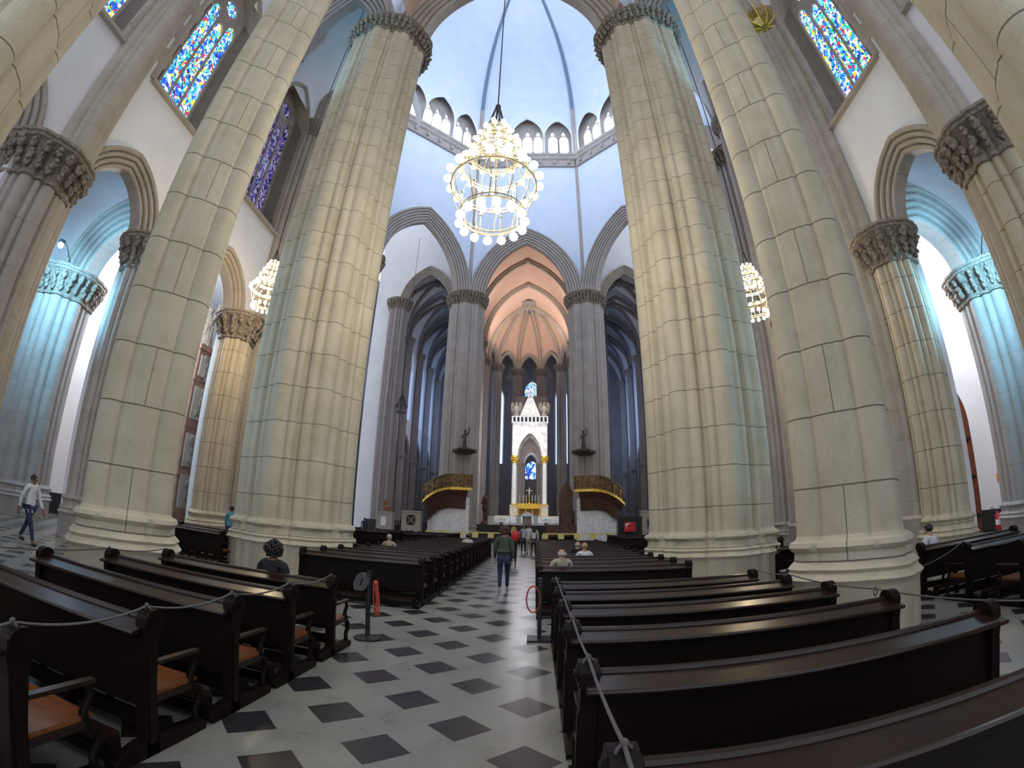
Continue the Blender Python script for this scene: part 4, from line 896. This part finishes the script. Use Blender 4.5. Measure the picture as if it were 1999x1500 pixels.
# ------------------------------------------------------------------ chandeliers
def chandelier(loc, label, s=1.0, lit=True, cable=34.18, detail=1):
    t = thing('chandelier', label, 'chandelier', loc)
    im = 'ironwhite' if lit else 'iron'
    rings = [(.74, .25, 14), (1.03, 1.18, 18), (.80, 1.72, 18), (.64, 2.2, 16), (.48, 2.62, 14), (.34, 2.98, 10), (.22, 3.25, 7)]
    def ring(R, z, r, n=28): return [(R * s * cos(2 * pi * j / n), R * s * sin(2 * pi * j / n), z * s) for j in range(n)]
    for k, (R, z, nb) in enumerate(rings):
        mb = MB(); mb.tube(ring(R, z, 0), .028 * s, 6, closed=True); mb.tube(ring(R, z + .11, 0), .018 * s, 6, closed=True)
        for j in range(nb * 2): a = pi * j / nb; mb.tube([(R * s * cos(a), R * s * sin(a), z * s), (R * s * cos(a), R * s * sin(a), (z + .19) * s)], .012 * s, 4)
        link('ring', mb, im, t, 50)
        for j in range(nb):
            a = 2 * pi * (j + .5 * (k % 2)) / nb; R2 = R + (.09 if k else .02); zz = z - .17 if k == 0 else z + .05 + .1 * (k == 1)
            mb = MB(); mb.ball((R2 * s * cos(a), R2 * s * sin(a), zz * s), (.105 if k < 2 else .062) * s, 10, 8); link('globe_lamp', mb, 'bulb' if lit else 'iron', t, 60)
    mb = MB()
    for (R, z, n), (R2, z2, n2) in zip(rings, rings[1:]):
        for j in range(12): a = 2 * pi * j / 12; mb.tube([(R * s * cos(a), R * s * sin(a), z * s), ((R + R2) / 2 * s * 1.06 * cos(a + .05), (R + R2) / 2 * s * 1.06 * sin(a + .05), (z + z2) / 2 * s), (R2 * s * cos(a), R2 * s * sin(a), z2 * s)], .013 * s, 4)
    for j in range(9): a = 2 * pi * j / 9; mb.tube([(.74 * s * cos(a), .74 * s * sin(a), .3 * s), (.74 * s * cos(a), .74 * s * sin(a), .75 * s)], .016 * s, 4); mb.ball((.74 * s * cos(a), .74 * s * sin(a), .82 * s), .04 * s, 6, 5)
    mb.tube([(0, 0, .3 * s), (0, 0, 3.2 * s)], .012 * s, 5)
    link('frame', mb, im, t)
    mb = MB()
    for j in range(4): a = pi / 2 * j + .4; mb.tube([(.25 * s * cos(a), .25 * s * sin(a), 3.25 * s), (.05 * s * cos(a), .05 * s * sin(a), 4.15 * s)], .028 * s, 5)
    mb.ball((0, 0, 4.2 * s), .08 * s); link('hanger', mb, 'iron', t)
    mb = MB(); mb.tube([(0, 0, 4.2 * s), (0, 0, cable - loc[2])], .022, 5); link('cable', mb, 'iron', t)
    return t
chandelier((0.0, 9.1, 8.62), 'large lit tiered chandelier hanging on a long cable over the aisle', 1.06)
chandelier((-9.3, 14.0, 9.1), 'lit chandelier glowing left of the beige left crossing pier', .62, cable=31.62)
chandelier((9.3, 14.65, 9.0), 'lit chandelier glowing right of the beige right crossing pier', .66, cable=31.62)
chandelier((-11.5, 40.6, 11.5), 'dark unlit chandelier hanging far left in front of the choir aisle', .5, False, cable=31)
t = thing('added_amber_lantern', 'amber glass lantern hanging high in the right aisle beside a carved capital', 'lantern', (11.0, 10.0, 21.6))  # made-up lantern standing in for an unclear gold shape
AMB = simple('amber_glass', (.26, .17, .02), .25, c2=(.10, .065, .01), sc=3)
mb = MB(); mb.lathe([(.15, -.7), (.5, -.45), (.62, 0), (.5, .45), (.2, .7)], n=8); link('amber_panes', mb, AMB, t)
mb = MB()
for k in range(8): a = pi / 4 * k; mb.tube([(.16 * cos(a), .16 * sin(a), -.7), (.52 * cos(a), .52 * sin(a), -.45), (.64 * cos(a), .64 * sin(a), 0), (.52 * cos(a), .52 * sin(a), .45), (.2 * cos(a), .2 * sin(a), .72)], .03, 5)
mb.tube([(0, 0, .7), (0, 0, 8.8)], .02, 5); link('frame', mb, 'gold', t)
# floodlights high in the outer aisles
for sgn, side in ((-1, 'left'), (1, 'right')):
    t = thing('floodlight', 'small bright floodlight high on the blue-lit column at the %s edge' % side, 'lamp', (sgn * 16.9, 9.5, 10.2))
    mb = MB(); mb.ball((0, 0, 0), .11, 12, 8); link('lens', mb, 'floodlens', t, 60)
    mb = MB(); mb.box((0, 0, .16), (.22, .22, .14)); mb.tube([(0, 0, .2), (sgn * .4, .5, .35), (sgn * 1.6, 1.6, .35)], .025, 6); link('bracket', mb, 'black', t)

# ------------------------------------------------------------------ things in the outer aisles
t = thing('fire_extinguisher', 'red fire extinguisher on the white wall beside the wooden door', 'fire extinguisher', (21.3, 15.35, -.75))
mb = MB(); mb.lathe([(.13, .85), (.15, .9), (.15, 1.45), (.08, 1.6), (.05, 1.65)], n=16); link('cylinder', mb, 'red', t, 40)
mb = MB(); mb.lathe([(.152, 1.08), (.152, 1.3)], n=16); link('label_band', mb, 'paper', t)
mb = MB(); mb.box((0, 0, 1.68), (.06, .2, .06)); mb.tube([(0, .05, 1.68), (0, .3, 1.85), (0, .45, 1.75), (0, .35, 1.5), (0, .12, 1.45)], .018, 6); mb.box((.2, 0, 1.3), (.1, .08, .3)); link('hose', mb, 'black', t, 60)
YS_ = simple('orange_yellow_sign', (.75, .38, .05), .6)
for sgn, side, yy in ((1, 'right', 15.2), (-1, 'left', 14.6)):
    t = thing('small_sign', 'small orange sign high on the white outer wall, %s side' % side, 'sign', (sgn * 21.56, yy, 2.35))
    mb = MB(); mb.box((0, 0, 0), (.05, .34, .36)); link('plate', mb, YS_, t)
    mb = MB(); mb.box((-sgn * .03, 0, -.1), (.02, .18, .12)); link('symbol', mb, 'red', t)
t = thing('marble_altarpiece', 'tall brown marble altarpiece pilaster with cream panels in the left chapel', 'altarpiece', (-18.0, 20.6, 0))
mb = MB(); mb.box((0, 0, 5.0), (1.3, 1.6, 10.0)); mb.box((0, 0, .6), (1.5, 1.8, 1.2)); mb.box((0, 0, 10.05), (1.55, 1.85, .3))
for z in (3.0, 5.6, 8.2): mb.box((0, 0, z), (1.38, 1.68, .18))
link('pilaster', mb, 'redmarble', t)
for k, z in enumerate((2.1, 4.3, 6.9, 9.0)):
    mb = MB(); mb.box((.68, -.0, z), (.06, 1.2, 1.8 if k < 3 else 1.2)); link('cream_panel', mb, 'arch', t)
    mb = MB(); r_ = random.Random(k)
    for q in range(9): mb.ball((.73, r_.uniform(-.25, .25), z + r_.uniform(-.7, .7)), .16, 6, 5, (.4, 1, 1.4))
    link('relief', mb, 'cap', t, 50)
a = thing('draped_statue', 'dark draped statue standing on the brown marble altarpiece', 'statue', (-18.0, 20.6, 10.2))
mb = MB(); mb.lathe([(.55, 0), (.5, .6), (.35, 1.3), (.42, 1.8), (.15, 2.15), (.12, 2.3)], n=12); mb.ball((0, 0, 2.45), .2)
for k in range(7): mb.tube([(.5 * cos(k), .5 * sin(k), 0), (.35 * cos(k + .5), .35 * sin(k + .5), 1.3), (.15 * cos(k + 1), .15 * sin(k + 1), 2.1)], .08, 6)
mb.tube([(.3, 0, 1.8), (.7, -.2, 2.0), (.9, -.3, 2.6)], .1, 6); link('figure', mb, 'cap', a, 50)
t = thing('mosaic_altar_wall', 'bright white chapel wall panel with blue and green mosaic at its foot', 'panel', (-18.6, 23.4, 0))
mb = MB(); mb.box((0, 0, 4.6), (4.5, .3, 9.2)); link('panel', mb, 'marble', t)
mb = MB(); mb.box((0, -.18, 3.0), (3.6, .05, 2.6)); link('mosaic', mb, 'mural', t)

# ------------------------------------------------------------------ people
def skin_obj(name, nodes, edges, mat, parent, sub=1, root=0):
    me = bpy.data.meshes.new(name); me.from_pydata([n[0] for n in nodes], edges, []); me.materials.append(M[mat] if isinstance(mat, str) else mat)
    o = bpy.data.objects.new(name, me); COL.objects.link(o); o.parent = parent
    md = o.modifiers.new('s', 'SKIN'); md.use_smooth_shade = True
    sv = me.skin_vertices[0].data if len(me.skin_vertices) else None
    if sv is None:
        bm = bmesh.new(); bm.from_mesh(me); bm.verts.layers.skin.verify(); bm.to_mesh(me); bm.free(); sv = me.skin_vertices[0].data
    for i, n in enumerate(nodes):
        r = n[1]; sv[i].radius = r if isinstance(r, tuple) else (r, r); sv[i].use_root = (i == root)
    if sub: o.modifiers.new('u', 'SUBSURF').levels = sub; o.modifiers['u'].render_levels = sub
    return o
def person(name_label, loc, rz, h=1.7, top=None, legs=None, hair=None, skin='skin', pose='stand', hairkind='short', arms=None, stride=0.0, extra=None, bulk=1.0, lean=0.0):
    t = thing('person', name_label, 'person', loc, rz)
    H = h; B = bulk
    ch = lambda x, y, z: (x * H, y * H, z * H)
    sit = pose == 'sit'
    pz = .52 if not sit else .315            # pelvis height; seat at .45 m
    d = pz - .52; ly = lean
    P = {}
    P['pel'] = ch(0, 0, .52 + d); P['wai'] = ch(0, ly * .3, .61 + d); P['che'] = ch(0, ly * .7, .74 + d); P['nb'] = ch(0, ly, .82 + d); P['nk'] = ch(0, ly * 1.15, .855 + d); P['hd'] = ch(0, ly * 1.3 + .008, .905 + d); P['ht'] = ch(0, ly * 1.35 + .004, .955 + d)
    st = stride
    for s, c in ((-1, 'l'), (1, 'r')):
        P['hip' + c] = ch(s * .052, 0, .50 + d)
        if sit:
            P['kn' + c] = ch(s * .06, .25, .265); P['an' + c] = ch(s * .06, .26, .04); P['to' + c] = ch(s * .065, .345, .018)
        else:
            q = s * st; P['kn' + c] = ch(s * .055, q * .10 + .02 * abs(st), .28); P['an' + c] = ch(s * .055, q * .19, .045 + (.03 * abs(st) if q < 0 else 0)); P['to' + c] = ch(s * .065, q * .19 + .085, .018)
        P['sh' + c] = ch(s * .105 * (.95 + .05 * B), ly, .80 + d)
        if arms and c in arms: el, wr = arms[c]; P['el' + c] = ch(*el[:2], el[2] + d); P['wr' + c] = ch(*wr[:2], wr[2] + d)
        elif sit: P['el' + c] = ch(s * .135, ly * .6 + .02, .64 + d); P['wr' + c] = ch(s * .08, .14, .57 + d)
        else: P['el' + c] = ch(s * .135, -s * st * .05 - .01, .64); P['wr' + c] = ch(s * .14, -s * st * .10 + .03, .49)
    nodes = []; edges = []; idx = {}
    def nd(k, p, r): idx[k] = len(nodes); nodes.append((p, r)); return idx[k]
    def ed(a, b): edges.append((idx[a], idx[b]))
    R = lambda x: x * H
    nd('pel', P['pel'], (R(.072), R(.055))); nd('wai', P['wai'], (R(.062), R(.045))); nd('che', P['che'], (R(.078), R(.052))); nd('nb', P['nb'], (R(.045), R(.036))); nd('nk', P['nk'], R(.028)); nd('hd', P['hd'], (R(.043), R(.052))); nd('ht', P['ht'], (R(.036), R(.044)))
    for a, b in (('pel', 'wai'), ('wai', 'che'), ('che', 'nb'), ('nb', 'nk'), ('nk', 'hd'), ('hd', 'ht')): ed(a, b)
    for s, c in ((-1, 'l'), (1, 'r')):
        nd('hip' + c, P['hip' + c], R(.046)); nd('kn' + c, P['kn' + c], R(.030)); nd('an' + c, P['an' + c], R(.019)); nd('to' + c, P['to' + c], (R(.022), R(.012)))
        ed('pel', 'hip' + c); ed('hip' + c, 'kn' + c); ed('kn' + c, 'an' + c); ed('an' + c, 'to' + c)
        nd('sh' + c, P['sh' + c], R(.030)); nd('el' + c, P['el' + c], R(.021)); nd('wr' + c, P['wr' + c], R(.014)); ed('nb', 'sh' + c); ed('sh' + c, 'el' + c); ed('el' + c, 'wr' + c)
        w_ = Vector(P['wr' + c]); e_ = Vector(P['el' + c]); dr = (w_ - e_).normalized(); sd = dr.cross(Vector((1, 0, 0))); sd = sd.normalized() if sd.length > .1 else Vector((0, 1, 0))
        palm = w_ + dr * R(.035); nd('pa' + c, tuple(palm), (R(.014), R(.008))); ed('wr' + c, 'pa' + c)
        for f in range(4):
            o_ = sd * R(.0105) * (f - 1.5); L_ = R((.040, .046, .043, .034)[f]); b0 = palm + dr * R(.014) + o_; 
            inw = Vector((-s, 0, 0)) * R(.006)
            nd('f%d%s' % (f, c), tuple(b0), R(.0052)); ed('pa' + c, 'f%d%s' % (f, c)); nd('g%d%s' % (f, c), tuple(b0 + dr * L_ * .55 + inw * .5), R(.0048)); ed('f%d%s' % (f, c), 'g%d%s' % (f, c)); nd('h%d%s' % (f, c), tuple(b0 + dr * L_ + inw * 2), R(.004)); ed('g%d%s' % (f, c), 'h%d%s' % (f, c))
        nd('th' + c, tuple(w_ + dr * R(.022) + sd * R(.022)), R(.0055)); ed('wr' + c, 'th' + c); nd('ti' + c, tuple(w_ + dr * R(.045) + sd * R(.03)), R(.0048)); ed('th' + c, 'ti' + c)
    body = skin_obj('body', nodes, edges, skin, t, 1)
    hd = Vector(P['hd'])
    mb = MB(); mb.ball(tuple(hd + Vector((0, R(.058), -R(.005)))), R(.011), 8, 6, (.8, 1.1, 1.3)); link('nose', mb, skin, t, 60)
    for s in (-1, 1):
        mb = MB(); mb.ball(tuple(hd + Vector((s * R(.046), R(.002), R(.0)))), R(.014), 8, 6, (.4, .8, 1.2)); link('ear', mb, skin, t, 60)
        mb = MB(); mb.ball(tuple(hd + Vector((s * R(.018), R(.047), R(.012)))), R(.007), 8, 6); link('eye', mb, 'paper', t, 60)
    mb = MB(); mb.ball(tuple(hd + Vector((0, R(.048), -R(.028)))), R(.014), 8, 6, (1, .4, .3)); link('mouth', mb, 'orange', t, 60)
    if hair:
        hm = hair; mb = MB(); r_ = random.Random(5); c0 = hd + Vector((0, -R(.012), R(.022)))
        if hairkind == 'curly':
            for k in range(170):
                a, b = r_.uniform(0, 6.28), math.acos(r_.uniform(-.75, 1)); q = R(.072) * r_.uniform(.85, 1.08)
                p = c0 + Vector((q * sin(b) * cos(a), min(q * sin(b) * sin(a), R(.03)) , q * cos(b))); mb.ball(tuple(p), R(.0125), 6, 5)
        elif hairkind == 'long':
            mb.ball(tuple(c0), R(.058), 14, 10, (.92, .98, .95))
            for k in range(9): x_ = (k - 4) * R(.011); mb.tube([tuple(c0 + Vector((x_, -R(.035), R(.02)))), tuple(c0 + Vector((x_ * 1.25, -R(.05), -R(.07)))), tuple(c0 + Vector((x_ * .9, -R(.055) - ly * H * .3, -R(.18))))], [R(.02), R(.02), R(.008)], 6)
        elif hairkind == 'bald': mb.lathe([(R(.051), -R(.03)), (R(.053), -R(.012)), (R(.047), R(.0))], tuple(c0 + Vector((0, -R(.004), -R(.012)))), 16)
        else: mb.ball(tuple(c0), R(.055), 14, 10, (.93, 1.0, .93))
        link('hair', mb, hm, t, 70)
    if top:
        k = 1.0; n2 = [(P['pel'], (R(.088 * B), R(.068 * B))), (P['wai'], (R(.080 * B), R(.060 * B))), (P['che'], (R(.090 * B), R(.064 * B))), (P['nb'], (R(.055), R(.046)))]; e2 = [(0, 1), (1, 2), (2, 3)]
        low = Vector(P['pel']); low.z -= R(.035) * (0 if sit else 1); n2.append((tuple(low), (R(.095 * B), R(.076 * B)))); e2.append((0, 4))
        for c in 'lr':
            i = len(n2); s3 = Vector(P['sh' + c]); n2 += [(tuple(s3), R(.038 * B)), (P['el' + c], R(.030 * B)), (tuple(Vector(P['wr' + c]).lerp(Vector(P['el' + c]), .08)), R(.021))]; e2 += [(3, i), (i, i + 1), (i + 1, i + 2)]
        skin_obj('top', n2, e2, top, t, 1)
    if legs:
        n2 = [(P['pel'], (R(.080 * B), R(.062 * B)))]; e2 = []
        for c in 'lr':
            i = len(n2); n2 += [(P['hip' + c], R(.054 * B)), (P['kn' + c], R(.037)), (tuple(Vector(P['an' + c]) + Vector((0, 0, R(.012)))), R(.027))]; e2 += [(0, i), (i, i + 1), (i + 1, i + 2)]
        skin_obj('trousers', n2, e2, legs, t, 1)
        for c in 'lr':
            a, b = Vector(P['an' + c]), Vector(P['to' + c]); m_ = a.lerp(b, .45); mb = MB(); mb.ball((m_.x, m_.y, R(.020) + (a.z - R(.045))), R(.03), 10, 8, (.8, 2.0, .72)); link('shoe', mb, extra or 'black', t, 60)
    return t
def fab(n, c): return simple(n, c, .9, c2=tuple(x * .75 for x in c), sc=14)
GREEN = fab('olive_knit', (.055, .065, .045)); JEAN = fab('dark_denim', (.018, .028, .07)); BLK = fab('black_fabric', (.012, .012, .014)); WHT = fab('white_fabric', (.62, .62, .66)); LBL = fab('pale_blue_fabric', (.36, .45, .68)); NAVY = fab('navy_fabric', (.02, .03, .07)); BEI = fab('beige_fabric', (.38, .33, .26)); TEAL = fab('teal_fabric', (.10, .32, .42))
HB = simple('reddish_brown_hair', (.09, .03, .018), .6); HK = simple('black_hair', (.012, .009, .008), .5); HG = simple('grey_hair', (.38, .36, .34), .7); HBL = simple('blond_hair', (.42, .28, .13), .6)
person('woman in an olive green top and dark jeans, curly brown hair, walking up the aisle', (.30, 12.05, 0), .05, 1.68, GREEN, JEAN, HB, hairkind='curly', bulk=1.18, stride=.45, extra=LBL)
person('woman in a pale blue shirt and black trousers carrying a brown shoulder bag', (.42, 27.6, 0), .0, 1.70, LBL, BLK, simple('brown_hair', (.12, .06, .03), .6), hairkind='short', stride=.3)
mb = MB(); mb.ball((0, 0, 0), .17, 10, 8, (.6, .7, 1.2)); mb.tube([(0, 0, .15), (.12, 0, .38), (.25, .0, .42)], .02, 5); tag(link('shoulder_bag', mb, simple('brown_leather', (.25, .09, .03), .5), None, 60, (.18, 27.55, 1.12)), 'brown shoulder bag on the woman in the pale blue shirt', 'bag')
person('woman with long black hair, white blouse and black trousers, standing beside the right pews', (1.02, 26.4, 0), .1, 1.70, WHT, BLK, HK, hairkind='long', stride=.2)
person('man in a white shirt half hidden behind the woman with long black hair', (.72, 27.4, 0), -.5, 1.76, WHT, BEI, HB, hairkind='short')
person('blond person with a red backpack, mostly hidden behind the woman in green', (.18, 20.0, 0), 0, 1.66, BLK, BLK, HBL, hairkind='long')
mb = MB(); mb.ball((0, 0, 0), .2, 10, 8, (.9, .55, 1.2)); tag(link('backpack', mb, 'red', None, 60, (.26, 19.78, 1.22)), 'red backpack worn by the blond person', 'bag')
person('person with dark curly hair and dark jacket seated in the left pews', (-2.35, 5.68, 0), 0, 1.68, BLK, BLK, HK, 'skind', 'sit', 'curly', bulk=1.15)
person('white-haired balding person seated in the last pew of the right block', (1.60, 9.25, 0), .25, 1.68, BEI, BLK, HG, 'skin', 'sit', 'bald', lean=-.02)
person('grey-haired person in dark clothes seated in the right block, left of the pair', (2.30, 13.35, 0), 0, 1.68, BLK, BLK, HG, 'skin', 'sit', 'bald')
person('fair-haired person with a white collar seated in the right block', (2.38, 12.3, 0), 0, 1.64, WHT, BLK, HBL, 'skin', 'sit', 'short')
person('person in a pale top seated far up in the left block', (-.62 - 1.0, 18.85, 0), 0, 1.66, WHT, BLK, HK, 'skin', 'sit', 'short')
person('person in pale clothes seated low at the left of the far left block', (-3.3, 13.8, 0), 0, 1.66, BEI, BLK, HG, 'skin', 'sit', 'short')
person('man in white jacket and blue trousers seated, head bowed, in the right side aisle', (8.85, 7.5, 0), .2, 1.70, WHT, JEAN, HK, 'skin', 'sit', 'short', lean=.05)
person('man in a white shirt and jeans striding along the left aisle', (-11.1, 7.6, 0), -1.35, 1.76, WHT, JEAN, HK, 'skind', 'stand', 'short', stride=1.0)
person('person in a teal top standing in the gap left of the crossing pier', (-10.1, 15.2, 0), 0, 1.72, TEAL, NAVY, HK, 'skind')
person('person in white standing beside the marble altarpiece', (-14.9, 18.9, 0), -.4, 1.7, WHT, BEI, HK, 'skin')
person('person in navy standing at the far left near the side altar', (-12.6, 36.2, 0), .6, 1.72, NAVY, NAVY, HK, 'skin')
person('dark-clothed person standing between the two left side altars', (-10.2, 37.5, 0), -.4, 1.6, BLK, BLK, HK, 'skin')

# ------------------------------------------------------------------ nave vault over the front bay (its crown carries the chandelier)
mb = MB(); pl = arch_pts(5.2, 9.6, 0, 12); k = len(pl); mb.add([(u, 7.2, 24.6 + z) for u, z in pl] + [(u, 12.4, 24.6 + z) for u, z in pl], [(j, j + 1, k + j + 1, k + j) for j in range(k - 1)])
struct('ceiling_nave', mb, 'brick')
# ------------------------------------------------------------------ lamps
lamp('chandelier_light', 'POINT', (0, 9.1, 9.9), (1, .84, .60), 420, .7)
lamp('aisle_chandelier_light', 'POINT', (-9.3, 14.0, 9.9), (1, .78, .48), 380, .35)
lamp('aisle_chandelier_light', 'POINT', (9.3, 14.65, 9.9), (1, .78, .48), 330, .35)
for sgn in (-1, 1):
    lamp('blue_floodlight', 'SPOT', (sgn * 16.3, 8.6, 9.6), BLUE, 1500, .3, (sgn * 17.0, 13.5, 9), 150, .8)
    lamp('blue_floodlight', 'SPOT', (sgn * 15.8, 8.2, 8.0), BLUE, 1000, .3, (sgn * 4.0, 11.5, 6.5), 70, .8)
    lamp('blue_floodlight', 'SPOT', (sgn * 10.5, 10.2, 14), BLUE, 2200, .3, (sgn * 7.6, 13.6, 27), 55, .8)
    lamp('outer_aisle_light', 'POINT', (sgn * 17.5, 16.0, 11), (.92, .94, 1.0), 800, .5)
    lamp('choir_fill_spot', 'SPOT', (sgn * 4.6, 50.5, 24), (1, .97, .92), 1700, .3, (XC, 57, 9), 60, .7)  # added fill spots that whiten the canopy in the dark choir
    lamp('vault_uplight', 'SPOT', (sgn * 4.3, 50.0, 25.5), (1, .90, .80), 700, .5, (-sgn * 1.5, 52, 34), 140, .9)
    lamp('vault_uplight', 'SPOT', (sgn * 4.3, 58.0, 25.5), (1, .90, .80), 1000, .5, (-sgn * 1.5, 62, 33), 140, .9)
    for yy in (19.0, 37.3): lamp('drum_fill_spot', 'SPOT', (sgn * 10.6, yy, 45.4), (.66, .80, 1), 1500, .4, (-sgn * 6, 28.15 + (28.15 - yy) * .7, 36 if yy < 28 else 44), 130, .9)  # added fill spots that brighten the drum, not real fixtures
lamp('choir_fill_light', 'POINT', (0, 50.5, 12), (.96, .93, 1), 800, 1.2)  # added fill light to brighten the chancel columns
lamp('chapel_light', 'POINT', (-15.8, 22.0, 6.5), (1, .93, .8), 500, .3)
lamp('altar_fill_spot', 'SPOT', (0, 46.0, 22), (1, .95, .85), 1500, .3, (XC, 55, 3), 40, .7)  # added fill spot for the dark choir, no real fixture
